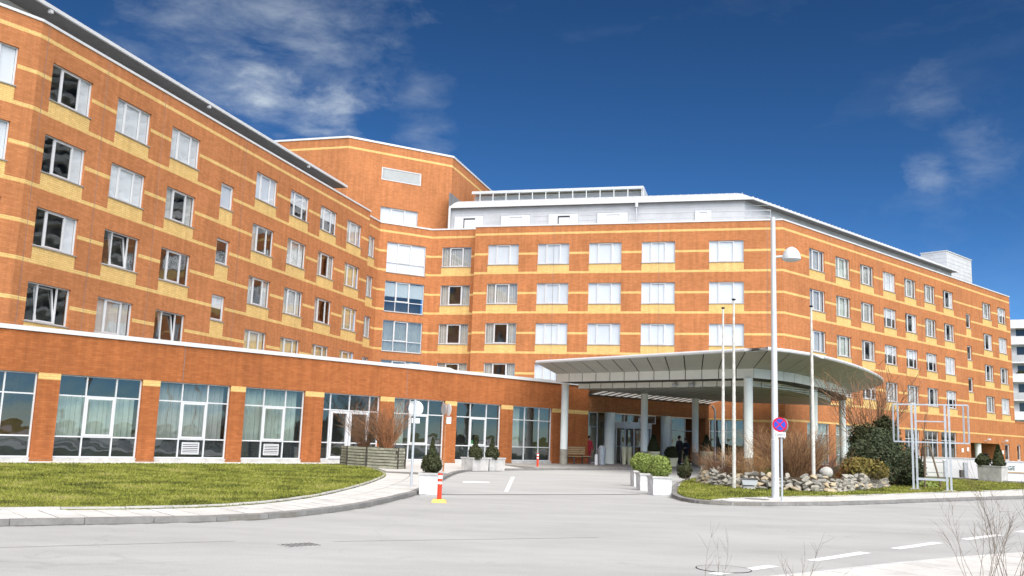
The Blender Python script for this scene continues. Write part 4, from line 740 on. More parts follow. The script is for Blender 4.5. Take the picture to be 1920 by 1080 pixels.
# underside in boards
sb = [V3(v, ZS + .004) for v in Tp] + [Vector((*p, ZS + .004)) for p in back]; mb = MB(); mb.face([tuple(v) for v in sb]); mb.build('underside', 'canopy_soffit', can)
for k in range(16):
    a = Vector((4.0 + k * 0.62, 52.9 - k * 0.64)); b_ = a + Vector((0.64, 0.62)) * (9 if k < 9 else 11); mb = MB(); mb.tube([V3(a, ZS + .002), V3(b_, ZS + .002)], 0.014, 4); mb.build('board_joint', 'canopy_dark', can)
top = [V3(v, ZE + .06) for v in Op] + [Vector((*p, ZE + .06)) for p in ((24, 64.5), FE.p(54.2, -1.75, 0)[:2], FE.p(42.6, -1.75, 0)[:2], (2.2, 52.4))]; mb = MB(); mb.face([tuple(v) for v in top]); mb.build('roof', 'roof_metal', can)
mb = MB(); mb.tube([V3(Op[0], ZE + .02)] + [V3(v, ZE) for v in Op] + [Vector((24.0, 64.5, ZE))], 0.085, 8); mb.build('roof_edge', 'white_metal', can, smooth=True)
mb = MB(); mb.face([(1.45, 50.6, ZE - .04), (2.6, 52.0, ZT), (2.6, 52.0, ZB), (4.0, 53.5, ZB), (2.4, 52.6, ZE)]); mb.build('end_panel', 'white_metal', can)
for x, y, zt in ((3.19, 53.15, ZB), (11.1, 43.75, ZB), (16.1, 49.9, ZB), (21.6, 61.2, ZB), (8.05, 55.9, ZS), (11.9, 60.2, ZS), (14.6, 58.0, ZS)):
    cz = 0.10; mb = MB(); mb.lathe([(0.205, cz + 0.85), (0.205, zt)], c=(x, y), k=24); col = mb.build('column', 'column_paint', can, smooth=True, weld=True)
    mb = MB(); mb.lathe([(0.215, cz), (0.215, cz + 0.85), (0.2, cz + 0.86)], c=(x, y), k=24); mb.build('column_base', 'column_base', col, smooth=True, weld=True)
    mb = MB(); mb.lathe([(0.212, zt - 0.30), (0.215, zt - 0.02)], c=(x, y), k=24); mb.build('column_collar', 'column_paint', col, smooth=True, weld=True)
for f_ in (0.62, 0.72):                 # lamp and camera on the lower fascia
    p = Tp[0].lerp(Tp[NF], f_); mb = MB(); mb.lathe([(0.0, -.1), (0.12, -.08), (0.14, 0.0), (0.12, 0.08), (0, 0.1)], k=12); o = mb.build('spot_lamp', 'galvanised' if f_ > .7 else 'white_frame', can, loc=(p.x - 11 - .1, p.y - 50 - .1, 4.42 - .12))
# ------------------------------------------------------------------ vegetation builders
def leaf_cloud(mb, c, rad, n, size, shell=0.55, flat=1.0, mat_i=0, seedshape=None):
    for _ in range(n):
        while True:
            v = Vector((random.uniform(-1, 1), random.uniform(-1, 1), random.uniform(-1, 1)))
            if 0.05 < v.length < 1: break
        v.normalize(); r = shell + (1 - shell) * random.random() ** 0.6
        if seedshape: r *= seedshape(v)
        p = Vector((c[0] + v.x * rad[0] * r, c[1] + v.y * rad[1] * r, c[2] + v.z * rad[2] * r))
        nrm = (v + Vector((random.gauss(0, .7), random.gauss(0, .7), random.gauss(0, .7)))).normalized(); a = nrm.orthogonal().normalized(); a.rotate(Matrix.Rotation(random.uniform(0, 6.28), 3, nrm)); b = nrm.cross(a); s = size * random.uniform(0.6, 1.3)
        mb.face([p - a * s, p + b * s * 0.55, p + a * s, p - b * s * 0.55], mat_i)
def core(mb, c, rad, k=0.8, m=0):
    for i in range(5):
        pass
    prof = [(max(0.0, math.sin(t)) * rad[0] * k, c[2] - math.cos(t) * rad[2] * k) for t in np.linspace(0, math.pi, 8)]; prof[0] = (0, prof[0][1]); prof[-1] = (0, prof[-1][1]); mb.lathe(prof, c=c[:2], k=12, m=m)
lump = lambda a, b: (lambda v: 1 + 0.07 * math.sin(5 * v.x + a) * math.cos(4 * v.y + b) + 0.05 * math.sin(6 * v.z + a))
def ball_bush(parent, c, r, n, leaf, mat_leaf, name='foliage'):
    mb = MB(); core(mb, c, (r, r, r), 0.78); leaf_cloud(mb, c, (r, r, r), n, leaf, 0.72, seedshape=lump(random.random() * 6, random.random() * 6)); return mb.build(name, mat_leaf, parent)
def cone_bush(parent, c, r, h, n, leaf, mat_leaf, name='foliage', tip=0.08):
    mb = MB(); mb.lathe([(0, c[2]), (r * .72, c[2] + h * .12), (r * .5, c[2] + h * .5), (0.02, c[2] + h * .95)], c=c[:2], k=10)
    for _ in range(n):
        t = random.random() ** 1.3; a = random.uniform(0, 6.283); rr = r * ((1 - t) * (0.9 if t > .12 else 0.65 + t * 2) + tip * t) * random.uniform(.75, 1.1); p = Vector((c[0] + rr * math.cos(a), c[1] + rr * math.sin(a), c[2] + h * t))
        u = Vector((math.cos(a), math.sin(a), 0.9)).normalized() + Vector((random.gauss(0, .4), random.gauss(0, .4), random.gauss(0, .4))); u.normalize(); w = u.orthogonal().normalized(); w.rotate(Matrix.Rotation(random.uniform(0, 6.28), 3, u)); s = leaf * random.uniform(.6, 1.3)
        mb.face([p - w * s * .4, p + u * s * .4 + w * s * .1, p + u * s, p - u * s * .2 + w * s * .4])
    return mb.build(name, mat_leaf, parent)
def twig_bush(parent, base, n, h, spread, rad, mat_t, name='branches', sub=5, droop=0.0, r0=0.008, up=0.75):
    mb = MB()
    for _ in range(n):
        a = random.uniform(0, 6.283); br = rad * math.sqrt(random.random()); p = Vector((base[0] + br * math.cos(a), base[1] + br * math.sin(a), base[2])); hh = h * random.uniform(.55, 1.05)
        d = Vector((math.cos(a) * spread * random.uniform(.2, 1), math.sin(a) * spread * random.uniform(.2, 1), up)).normalized(); pts = [p]; L = hh / max(.35, d.z)
        for k in range(4): d = (d + Vector((random.gauss(0, .13), random.gauss(0, .13), random.gauss(0, .06) - droop))).normalized(); pts.append(pts[-1] + d * L / 4)
        mb.tube(pts, [r0, r0 * .85, r0 * .65, r0 * .5, r0 * .25], 3, caps=False)
        for _ in range(sub):
            k = random.randint(1, 3); q = pts[k].lerp(pts[k + 1], random.random()); e = (pts[k + 1] - pts[k]).normalized() + Vector((random.gauss(0, .55), random.gauss(0, .55), random.gauss(.1, .35))); e.normalize(); l = L * random.uniform(.12, .3)
            q2 = q + e * l * .5; e = (e + Vector((random.gauss(0, .2), random.gauss(0, .2), .1))).normalized(); mb.tube([q, q2, q2 + e * l * .5], [r0 * .5, r0 * .4, r0 * .2], 3, caps=False)
    return mb.build(name, mat_t, parent)
# ------------------------------------------------------------------ planters
def tub(parent, w, d, h, mat_='concrete_white', wall=0.06):
    mb = MB(); k = 0.95
    b = [(-w / 2 * k, -d / 2 * k, 0), (w / 2 * k, -d / 2 * k, 0), (w / 2 * k, d / 2 * k, 0), (-w / 2 * k, d / 2 * k, 0)]; t = [(-w / 2, -d / 2, h - .06), (w / 2, -d / 2, h - .06), (w / 2, d / 2, h - .06), (-w / 2, d / 2, h - .06)]; mb.hexa(b, t); mb.build('tub', mat_, parent, loc=(0, 0, 0))
    mb = MB(); e = .025; W, D = w / 2 + e, d / 2 + e
    for x0, x1, y0, y1 in ((-W, W, -D, -D + wall + e), (-W, W, D - wall - e, D), (-W, -W + wall + e, -D + wall + e, D - wall - e), (W - wall - e, W, -D + wall + e, D - wall - e)): mb.box(x0, x1, y0, y1, h - .058, h)
    mb.build('rim', 'concrete', parent, loc=(0, 0, 0))
    mb = MB(); mb.box(-w / 2 + wall, w / 2 - wall, -d / 2 + wall, d / 2 - wall, h - .056, h - .03); mb.build('soil', 'soil', parent, loc=(0, 0, 0))
for (x, y, rz, lab) in ((4.46, 27.75, 0.15, 'nearest'), (4.42, 30.0, 0.1, 'middle'), (4.55, 32.4, 0.1, 'farthest')):
    t = thing('planter', (x, y, 0.008), f'white square tub with a clipped green box ball, {lab} of three by the driveway', 'planter', 'box ball tubs beside the driveway'); t.rotation_euler.z = rz
    tub(t, 0.56, 0.56, 0.53); ball_bush(t, (x, y, 0.80), 0.335, 2600, 0.036, 'leaf_box')
t = thing('planter', (-1.88, 24.35, 0.008), 'white square planter with a small dark conifer beside the orange bollard', 'planter'); t.rotation_euler.z = -0.1; tub(t, 0.52, 0.52, 0.54)
ball_bush(t, (-1.88, 24.35, 0.76), 0.27, 1500, 0.034, 'leaf_dark'); cone_bush(t, (-1.88, 24.35, 0.9), 0.13, 0.52, 420, 0.06, 'leaf_dark')
for k, (x, y, lab) in enumerate(((-1.32, 40.95, 'left'), (-0.62, 41.75, 'right'))):
    t = thing('planter', (x, y, 0.06), f'pale concrete planter with dark shrubs, {lab} of a touching pair by the wing', 'planter', 'paired planters by the low wing', rotz=R_(47)); tub(t, 0.98, 0.7, 0.56, 'concrete')
    ball_bush(t, (x - .2, y - .2, 0.78), 0.32, 900, 0.05, 'leaf_dark'); cone_bush(t, (x + .14, y + .14, 0.62), 0.26, 0.85, 800, 0.07, 'leaf_dark')
    t.location.z = 0.06
# round cream pots at the entrance
def pot(x, y, r0, r1, h, label, kind):
    t = thing('pot', (x, y, 0.12), label, 'planter', 'cream pots at the entrance'); mb = MB(); mb.lathe([(0, 0), (r0, 0), (r1, h), (r1 + .02, h), (r1 - .03, h - .01), (0, h - .05)], k=20); mb.build('pot_body', 'cream_pot', t, loc=(0, 0, 0), smooth=True)
    if kind == 'cone': cone_bush(t, (x, y, 0.12 + h - .05), r1 * 1.15, 1.05, 1300, 0.08, 'leaf_dark')
    elif kind == 'ball': ball_bush(t, (x, y, 0.12 + h + .25), 0.42, 900, 0.07, 'leaf_dark')
pot(8.75, 56.9, .26, .42, .85, 'tall cream pot with dark cone shrub before the revolving door', 'cone'); pot(9.95, 57.6, .3, .42, .5, 'low cream pot with round dark bush right of the revolving door', 'ball')
pot(12.25, 58.4, .28, .42, .95, 'cream tapered pot with dark shrub beside the entrance column', 'cone'); pot(13.3, 57.9, .3, .42, .75, 'cream pot with leaning dark shrub next to the brick corner', 'ball')
for k, (x, y) in enumerate(((7.15, 57.9), (7.5, 58.2))):
    t = tag(None or link('ash_stand', None, None, (x, y, 0.12)), f"slim cream tapered stand without plant, {'left' if k == 0 else 'right'} of two by the pillar", 'stand', 'slim cream stands'); mb = MB(); mb.lathe([(0, 0), (.11, 0), (.17, 1.05), (.12, 1.05), (.12, 1.0), (0, 1.0)], k=14); mb.build('stand_body', 'cream_pot', t, loc=(0, 0, 0), smooth=True); mb = MB(); mb.lathe([(.165, 1.05), (.18, 1.06), (.18, 1.1), (0, 1.1)], k=14); mb.build('stand_rim', 'concrete', t, loc=(0, 0, 0), smooth=True)
# timber planter on the lawn corner
t = thing('timber_planter', (-5.6, 39.3, 0.12), 'long faceted planter of stacked weathered timber planks with bare shrubs', 'planter')
face = [(-6.95, 40.45), (-6.5, 39.25), (-5.6, 38.55), (-4.32, 37.95), (-4.1, 38.6)]; bk = [(-4.6, 40.0), (-5.9, 41.1)]
loop = face + bk
for i in range(len(loop)):
    a, b_ = Vector(loop[i]), Vector(loop[(i + 1) % len(loop)])
    dirn = (b_ - a).normalized(); nn = Vector((-dirn.y, dirn.x)); nn = nn if nn.dot(Vector((-5.6, 39.6)) - a) > 0 else -nn
    for k in range(7):
        e = random.uniform(0.0, 0.05); z0 = 0.125 + k * 0.118; ring_ = [a - dirn * e, b_ + dirn * e, b_ + dirn * e + nn * .09, a - dirn * e + nn * .09]; ring_ = [v + nn * random.uniform(-.012, .012) for v in ring_]
        mb = MB(); mb.hexa([(*v, z0) for v in ring_], [(*v, z0 + .09) for v in ring_]); mb.build('plank', 'plank', t)
for v in loop:
    mb = MB(); mb.box(v[0] - .06, v[0] + .06, v[1] - .06 + .05, v[1] + .06 + .05, 0.12, 0.93); mb.build('corner_post', 'plank_end', t)
mb = MB(); cl = [tuple(Vector(v).lerp(Vector((-5.5, 39.6)), .06)) for v in loop]; mb.hexa([(*v, .12) for v in cl], [(*v, .87) for v in cl]); mb.build('soil', 'soil', t)
for k, (x, y, m, lab) in enumerate(((-5.95, 39.75, 'twig_brown', 'dark brown bare shrub in the left of the timber planter'), (-5.0, 39.3, 'twig_brown', 'brown bare shrub in the middle of the timber planter'), (-4.75, 38.9, 'twig_red', 'reddish bare twigs in the right end of the timber planter'))):
    b = thing('bare_shrub', (x, y, 0.86), lab, 'shrub', 'shrubs in the timber planter'); twig_bush(b, (x, y, 0.84), 110 if k < 2 else 40, 1.75 if k < 2 else 2.0, 0.55, 0.18, m, sub=7, r0=0.009)
# ------------------------------------------------------------------ bollards
def bollard(x, y, z, h, label, base='yellow_plastic'):
    t = thing('bollard', (x, y, z), label, 'bollard', 'red and white bollards'); mb = MB(); mb.hexa([(-.17, -.13, 0), (.17, -.13, 0), (.17, .13, 0), (-.17, .13, 0)], [(-.13, -.09, .07), (.13, -.09, .07), (.13, .09, .07), (-.13, .09, .07)]); mb.build('foot', base, t, loc=(0, 0, 0))
    zz = [(.06, .58, 'red_plastic'), (.58, .66, 'sign_white'), (.66, .75, 'red_plastic'), (.75, .86, 'sign_white'), (.86, .92, 'red_plastic')]
    for a, b, m in zz:
        mb = MB(); mb.lathe([(.052, a * h / .92), (.052, b * h / .92)] + ([(0, b * h / .92 + .005)] if b > .9 else []), k=14); mb.build('sleeve' if m == 'red_plastic' else 'reflective_band', m, t, loc=(0, 0, 0), smooth=True)
bollard(-1.47, 21.65, 0.004, 0.64, 'orange red bollard on a yellow foot in front of the white planter'); bollard(1.5, 45.3, 0.12, 0.70, 'distant orange red bollard at the entrance kerb', 'kerb')
# ------------------------------------------------------------------ street furniture
lamp = thing('street_lamp', (7.48, 26.57, 0.12), 'tall pale grey street lamp with a white dome lantern', 'street lamp')
mb = MB(); mb.lathe([(.105, 0), (.105, 1.6), (.092, 1.62), (.066, 7.95), (0, 7.97)], k=20); mb.build('pole', 'pole_grey', lamp, loc=(0, 0, 0), smooth=True)
mb = MB(); mb.tube([(0, 0, 6.78), (0.30, -0.085, 6.80)], 0.035, 8); mb.build('arm', 'pole_grey', lamp, loc=(0, 0, 0), smooth=True)
mb = MB(); mb.lathe([(.26, 0), (.255, .08), (.22, .2), (.15, .3), (.06, .36), (0, .37)], k=24); hd = mb.build('lantern_dome', 'white_metal', lamp, loc=(0.48, -0.14, 6.70), smooth=True)
mb = MB(); mb.lathe([(.0, -.05), (.18, -.04), (.25, .0)], k=24); mb.build('lantern_glass', 'grey_frame', hd, loc=(0, 0, 0), smooth=True)
mb = MB(); mb.box(-.05, .05, -.108, -.102, .5, .9); mb.build('service_door', 'grey_frame', lamp, loc=(0, 0, 0))
def disc(parent, name, c, r, face_az, m, th=.012, k=28):        # upright disc facing face_az (degrees clockwise from +Y)
    a = R_(face_az); nrm = Vector((math.sin(a), math.cos(a), 0)); u = Vector((nrm.y, -nrm.x, 0)); mb = MB(); pts = [Vector(c) + u * r * math.cos(2 * math.pi * j / k) + Vector((0, 0, 1)) * r * math.sin(2 * math.pi * j / k) for j in range(k)]
    mb.face([p + nrm * th for p in pts]); mb.face([p for p in reversed(pts)])
    for j in range(k): q = (j + 1) % k; mb.face([pts[j], pts[q], pts[q] + nrm * th, pts[j] + nrm * th])
    return mb.build(name, m, parent, loc=(0, 0, 0))
# no-stopping sign
ns = thing('traffic_sign', (7.25, 25.15, 0.12), 'round blue and red no stopping sign with a white plate below', 'sign')
mb = MB(); mb.tube([(0, 0, 0), (0, 0, 2.12)], 0.03, 10); mb.build('pole', 'galvanised', ns, loc=(0, 0, 0), smooth=True)
FAZ = 203; fa = R_(FAZ); fn = Vector((math.sin(fa), math.cos(fa), 0)); fu = Vector((-fn.y, fn.x, 0)); cc = Vector((-.045, -.04, 1.985)) + fn * .03
disc(ns, 'sign_back', cc, .19, FAZ, 'sign_red'); disc(ns, 'blue_face', cc + fn * .013, .145, FAZ, 'sign_blue', .003)
for s in (1, -1):
    mb = MB(); u = (fu * s + Vector((0, 0, 1))).normalized(); w = (fu * -s + Vector((0, 0, 1))).normalized(); o = cc + fn * (.018 + .001 * s); mb.face([o - u * .148 - w * .016, o + u * .148 - w * .016, o + u * .148 + w * .016, o - u * .148 + w * .016]); mb.build('red_bar', 'sign_red', ns, loc=(0, 0, 0))
mb = MB(); pc = cc + Vector((0, 0, -.265)); mb.hexa([tuple(pc + fu * x + fn * y + Vector((0, 0, -.065))) for x, y in ((-.15, 0), (.15, 0), (.15, .01), (-.15, .01))], [tuple(pc + fu * x + fn * y + Vector((0, 0, .065))) for x, y in ((-.15, 0), (.15, 0), (.15, .01), (-.15, .01))]); mb.build('plate', 'sign_white', ns, loc=(0, 0, 0))
def lettering(parent, text, loc, size, rotz, m, ext=0.0, name='lettering'):
    cu = bpy.data.curves.new(name, 'FONT'); cu.body = text; cu.size = size; cu.align_x = 'CENTER'; cu.align_y = 'CENTER'; cu.extrude = ext; ob = bpy.data.objects.new(name, cu); COL.objects.link(ob)
    dg_ = bpy.context.evaluated_depsgraph_get(); me = bpy.data.meshes.new_from_object(ob.evaluated_get(dg_)); bpy.data.objects.remove(ob); me.materials.clear(); me.materials.append(MATS[m])
    for v in me.vertices: v.co = Vector((v.co.x, -v.co.z, v.co.y))
    return link(name, me, parent, loc, rotz)
lettering(ns, 'Zufahrt', tuple(pc + fn * .013), 0.085, math.atan2(fu.y, fu.x), 'black')
disc(ns, 'rear_sign', Vector((.07, .05, 1.97)), .19, 70, 'galvanised'); mb = MB(); mb.box(.05, .08, -.06, .2, 1.62, 1.75); mb.build('rear_plate', 'galvanised', ns, loc=(0, 0, 0))
# signs seen from behind on the left
s1 = thing('traffic_sign', (-2.55, 26.1, 0.12), 'round grey traffic sign seen from behind beside the paved corner', 'sign'); mb = MB(); mb.tube([(0, 0, 0), (0, 0, 2.34)], 0.032, 10); mb.build('pole', 'galvanised', s1, loc=(0, 0, 0), smooth=True)
disc(s1, 'disc', (0.02, .045, 2.10), .215, 15, 'sign_white'); mb = MB(); mb.box(-.12, .12, .03, .044, 2.26, 2.29); mb.box(-.1, .1, .03, .044, 1.92, 1.95); mb.build('bracket', 'galvanised', s1, loc=(0, 0, 0)); mb = MB(); mb.box(-.08, .14, .045, .055, 1.70, 1.84); mb.build('small_plate', 'sign_white', s1, loc=(0, 0, 0))
s2 = thing('traffic_sign', (-2.42, 37.2, 0.12), 'narrow pair of traffic signs seen edge on by a brick pier', 'sign'); mb = MB(); mb.tube([(0, 0, 0), (0, 0, 2.62)], 0.032, 10); mb.build('pole', 'twig_red', s2, loc=(0, 0, 0), smooth=True)
disc(s2, 'disc', (0.1, .0, 2.38), .24, 62, 'sign_white'); disc(s2, 'disc', (-.08, .0, 2.40), .24, 242, 'galvanised'); mb = MB(); mb.hexa([(.06, -.1, 1.84), (.22, .06, 1.84), (.2, .08, 1.84), (.04, -.08, 1.84)], [(.06, -.1, 2.1), (.22, .06, 2.1), (.2, .08, 2.1), (.04, -.08, 2.1)]); mb.build('plate', 'sign_white', s2, loc=(0, 0, 0))
# flag poles
for x, y, z, h, rx, lab in ((7.97, 35.1, 0.12, 6.50, 0, 'thin bare flagpole left of the pair, rising behind the stone bed'), (7.50, 31.45, 0.12, 6.28, 0, 'taller looking bare flagpole in front of the stone bed'), (10.42, 32.4, 0.12, 6.28, 0, 'weathered bare flagpole right of the street lamp')):
    t = thing('flagpole', (x, y, z), lab, 'flagpole', 'bare flagpoles'); mb = MB(); mb.lathe([(.062, 0), (.06, h * .35), (.045, h * .7), (.034, h - .05)], k=12); mb.build('pole', 'weathered_pole', t, loc=(0, 0, 0), smooth=True)
    mb = MB(); mb.lathe([(.035, h - .06), (.07, h - .03), (.07, h), (0, h + .02)], k=12); mb.build('cap', 'black', t, loc=(0, 0, 0), smooth=True)
# flood light on the lawn
t = thing('flood_light', (7.95, 31.35, 0.12), 'small grey flood light box on the grass before the stone wall', 'flood light'); mb = MB(); mb.hexa([(-.2, -.1, 0), (.2, -.1, 0), (.2, .1, 0), (-.2, .1, 0)], [(-.17, -.07, .12), (.17, -.07, .12), (.17, .09, .12), (-.17, .09, .12)]); mb.build('foot', 'concrete', t, loc=(0, 0, 0)); mb = MB(); mb.hexa([(-.22, -.16, .14), (.22, -.16, .14), (.18, .12, .12), (-.18, .12, .12)], [(-.26, -.18, .30), (.26, -.18, .30), (.22, .14, .34), (-.22, .14, .34)]); mb.build('housing', 'grey_frame', t, loc=(0, 0, 0)); mb = MB(); mb.hexa([(-.25, -.19, .305), (.25, -.19, .305), (.21, .13, .345), (-.21, .13, .345)], [(-.25, -.19, .32), (.25, -.19, .32), (.21, .13, .36), (-.21, .13, .36)]); mb.build('lens', 'dark_panel', t, loc=(0, 0, 0))
# bench, bin and post at the entrance
bn = thing('bench', (4.15, 54.9, 0.12), 'wooden slatted bench against the brick pier under the canopy', 'bench', rotz=FP.rot)
for k in range(4): mb = MB(); mb.box(-.85, .85, -.28 + k * .12, -.18 + k * .12, .42, .46); mb.build('seat_slat', 'bench_wood', bn, loc=(0, 0, 0))
for k in range(4): mb = MB(); mb.box(-.85, .85, .2, .235, .54 + k * .115, .63 + k * .115); mb.build('back_slat', 'bench_wood', bn, loc=(0, 0, 0))
for s in (-.7, .7):
    mb = MB(); mb.box(s - .03, s + .03, -.28, -.22, 0, .42); mb.box(s - .03, s + .03, .24, .29, 0, 1.0); mb.box(s - .03, s + .03, -.28, .28, .36, .415); mb.build('leg', 'iron', bn, loc=(0, 0, 0))
t = thing('waste_bin', (5.55, 55.6, 0.12), 'grey cylindrical waste bin beside the entrance glass', 'bin'); mb = MB(); mb.lathe([(0, 0), (.2, 0), (.24, .85), (.26, .86), (.26, .92), (0, .95)], k=18); mb.build('bin_body', 'galvanised', t, loc=(0, 0, 0), smooth=True); mb = MB(); mb.lathe([(.2, .93), (.14, 1.08), (0, 1.1)], k=18); mb.build('lid', 'grey_frame', t, loc=(0, 0, 0), smooth=True)
t = thing('post', (5.05, 53.6, 0.12), 'short white round post at the end of the bench', 'bollard'); mb = MB(); mb.lathe([(.09, 0), (.09, .56), (.07, .6), (0, .61)], k=14); mb.build('post_body', 'sign_white', t, loc=(0, 0, 0), smooth=True); mb = MB(); mb.lathe([(.1, 0), (.1, .05), (.09, .05)], k=14); mb.build('foot', 'concrete', t, loc=(0, 0, 0))
# galvanised sign frame
t = thing('sign_frame', (15.75, 35.35, 0.12), 'empty galvanised steel sign frame on two posts at the pavement', 'sign frame')
M_ = Vector((15.75, 35.35)); fx = Vector((.90, -.43)).normalized(); fz = Vector((.43, .90)).normalized()
for k in (-.57, .57):
    q = M_ + fx * k; post = None
    for e in (-.075, .075):
        c = q + fx * e * .9; r = [c + fx * a + fz * b for a, b in ((-.035, -.06), (.035, -.06), (.035, .06), (-.035, .06))]; mb = MB(); mb.hexa([(*v, .12) for v in r], [(*v, 3.26) for v in r]); mb.build('post', 'galvanised', t)
    r = [q + fx * a + fz * b for a, b in ((-.2, -.2), (.2, -.2), (.2, .2), (-.2, .2))]; mb = MB(); mb.hexa([(*v, .10) for v in r], [(*v, .16) for v in r]); mb.build('footing', 'concrete', t)
def fbar(a, b, r=0.035): mb = MB(); mb.tube([a, b], r, 4); mb.build('frame_bar', 'galvanised', t)
PT = lambda k, z: (M_.x + fx.x * k, M_.y + fx.y * k, z)
for z in (1.87, 3.26): fbar(PT(-1.28, z), PT(1.28, z))
fbar(PT(-.55, 2.64), PT(.55, 2.64), .03); fbar(PT(-.55, 0.52), PT(.55, 0.52), .06)
for k in (-1.28, -1.12, 1.12, 1.28): fbar(PT(k, 1.87), PT(k, 3.26))
# ------------------------------------------------------------------ stone bed
bed = thing('stone_wall', (10.5, 33, 0.12), 'low dry stone wall of rough rocks edging the raised shrub bed', 'stone wall')
path = chaikin([(8.6, 38.2), (7.3, 36.2), (7.05, 34.7), (7.25, 33.2), (7.6, 32.35), (8.1, 31.75), (8.85, 31.3), (9.5, 30.75), (10.5, 30.95), (11.7, 32.4), (13.3, 34.7), (14.7, 37.0), (15.3, 38.4)], 2)
protos = []
for k in range(14):
    bm = bmesh.new()
    for _ in range(15):
        v = Vector((random.gauss(0, 1), random.gauss(0, 1), random.gauss(0, 1))).normalized() * random.uniform(.86, 1.1); bm.verts.new((v.x, v.y, v.z))
    bmesh.ops.convex_hull(bm, input=bm.verts); bmesh.ops.delete(bm, geom=[v for v in bm.verts if not v.link_faces], context='VERTS')
    bmesh.ops.bevel(bm, geom=list(bm.edges), offset=0.05, segments=1, affect='EDGES', profile=.6); bmesh.ops.triangulate(bm, faces=bm.faces); me = bpy.data.meshes.new('stone'); bm.to_mesh(me); bm.free()
    me.materials.append(MATS[('stone_a', 'stone_b', 'stone_a', 'stone_c', 'stone_b', 'stone_a', 'stone_b')[k % 7]]); protos.append(me)
def stone(parent, p, sx, sy, sz, rz):
    o = link('stone', random.choice(protos), parent, Vector(p) - gloc(parent), rz); o.scale = (sx, sy, sz); o.rotation_euler = (random.gauss(0, .25), random.gauss(0, .25), rz + random.gauss(0, .2)); return o
SP = resample(path, step=0.05); cnt = 0
for course in range(5):
    t_ = 0.0; L = len(SP) - 1
    while True:
        w = random.uniform(.2, .42); i = int((t_ + w / 2) / .05)
        if i >= L: break
        if not (course == 4 and random.random() < .35):
            d = (SP[min(i + 1, L)] - SP[max(i - 1, 0)]).normalized(); nrm = Vector((-d.y, d.x)); p = SP[i] + nrm * (course * .05 + random.uniform(-.03, .03)); h = random.uniform(.075, .12)
            stone(bed, (p.x, p.y, 0.16 + course * .105 + random.uniform(-.02, .02)), w * .55, random.uniform(.14, .2), h, math.atan2(d.y, d.x)); cnt += 1
        t_ += w
mb = MB(); inn = [tuple(v) for v in inset(SP[::8], .32, True)]; mb.face([(x, y, .40) for x, y in inn] + [(15.5, 40.5, .3), (12, 41, .3)]); mb.build('bed_soil', 'soil', bed)
mb = MB(); q2 = [tuple(v) for v in inset(SP[::8], .12, True)]; 
for (a, b) in zip(q2, q2[1:]): mb.face([(*a, .12), (*b, .12), (b[0] + .0, b[1] + .0, .56), (a[0], a[1], .56)])
mb.build('wall_core', 'soil', bed)
for k, (x, y, s, lab) in enumerate(((15.95, 39.3, .22, 'small pale rock at the end of the stone wall'), (16.45, 39.9, .26, 'pale rock lying under the dark laurel'), (16.9, 39.4, .34, 'flat pale boulder beside the sign frame'))):
    o = link('rock', protos[k * 3], None, (x, y, .12 + s * .35), k); o.scale = (s * 1.2, s, s * .55); tag(o, lab, 'rock', 'loose rocks by the stone wall')
bm = bmesh.new(); bmesh.ops.create_icosphere(bm, subdivisions=3, radius=1)
for v in bm.verts: v.co *= 1 + .06 * math.sin(3 * v.co.x + 1) + .05 * math.sin(5 * v.co.y + 2 * v.co.z)
me = bpy.data.meshes.new('boulder'); bm.to_mesh(me); bm.free(); me.polygons.foreach_set('use_smooth', [True] * len(me.polygons)); me.materials.append(MATS['boulder'])
o = link('boulder', me, None, (10.55, 31.5, .74)); o.scale = (.23, .2, .17); tag(o, 'smooth rounded whitish boulder on top of the stone wall', 'boulder')
# shrubs in the bed
def shrub(name, loc, label, cat='shrub', group='shrubs in the stone bed'): return thing(name, loc, label, cat, group)
t = shrub('bare_shrub', (7.75, 34.6, .4), 'purplish brown leafless shrub at the left of the stone bed'); twig_bush(t, (7.75, 34.6, .4), 170, .95, .9, .35, 'twig_brown', sub=7, r0=.007)
t = shrub('bare_shrub', (8.75, 34.3, .4), 'orange tan leafless shrub between the flagpole and the front column'); twig_bush(t, (8.75, 34.3, .4), 170, .95, .95, .35, 'twig_tan', sub=7, r0=.007)
t = shrub('bare_shrub', (10.3, 34.2, .4), 'large tawny leafless shrub behind the no stopping sign'); twig_bush(t, (10.3, 34.2, .4), 360, 1.65, .62, .55, 'twig_brown', sub=9, r0=.008); twig_bush(t, (10.3, 34.2, .4), 200, 1.7, .68, .6, 'twig_tan', name='young_branches', sub=7, r0=.007)
t = shrub('bare_shrub', (11.35, 34.2, .4), 'pale grey leafless shrub beside the third column'); twig_bush(t, (11.35, 34.2, .4), 90, 1.2, .5, .3, 'twig_grey', sub=7, r0=.007)
t = shrub('bare_shrub', (12.1, 35.2, .35), 'low rusty leafless shrub behind the rounded boulder'); twig_bush(t, (12.1, 35.2, .35), 140, .8, 1.0, .5, 'twig_red', sub=6, r0=.007)
t = shrub('juniper', (13.0, 34.8, .35), 'low spreading yellowish green juniper above the stone wall')
mb = MB()
for cx, cy, cz, rr in ((12.7, 34.7, .82, .45), (13.3, 34.9, .84, .5), (13.0, 35.4, .9, .5), (13.8, 35.6, .75, .4), (12.4, 35.0, .7, .35)): leaf_cloud(mb, (cx, cy, cz), (rr * 1.15, rr, rr * .72), 1000, .075, .45)
mb.build('foliage', 'leaf_juniper', t); twig_bush(t, (13.0, 35.0, .3), 60, .7, 1.1, .5, 'bark', sub=4)
t = shrub('laurel', (15.3, 38.6, .12), 'big dark glossy evergreen laurel left of the sign frame')
mb = MB()
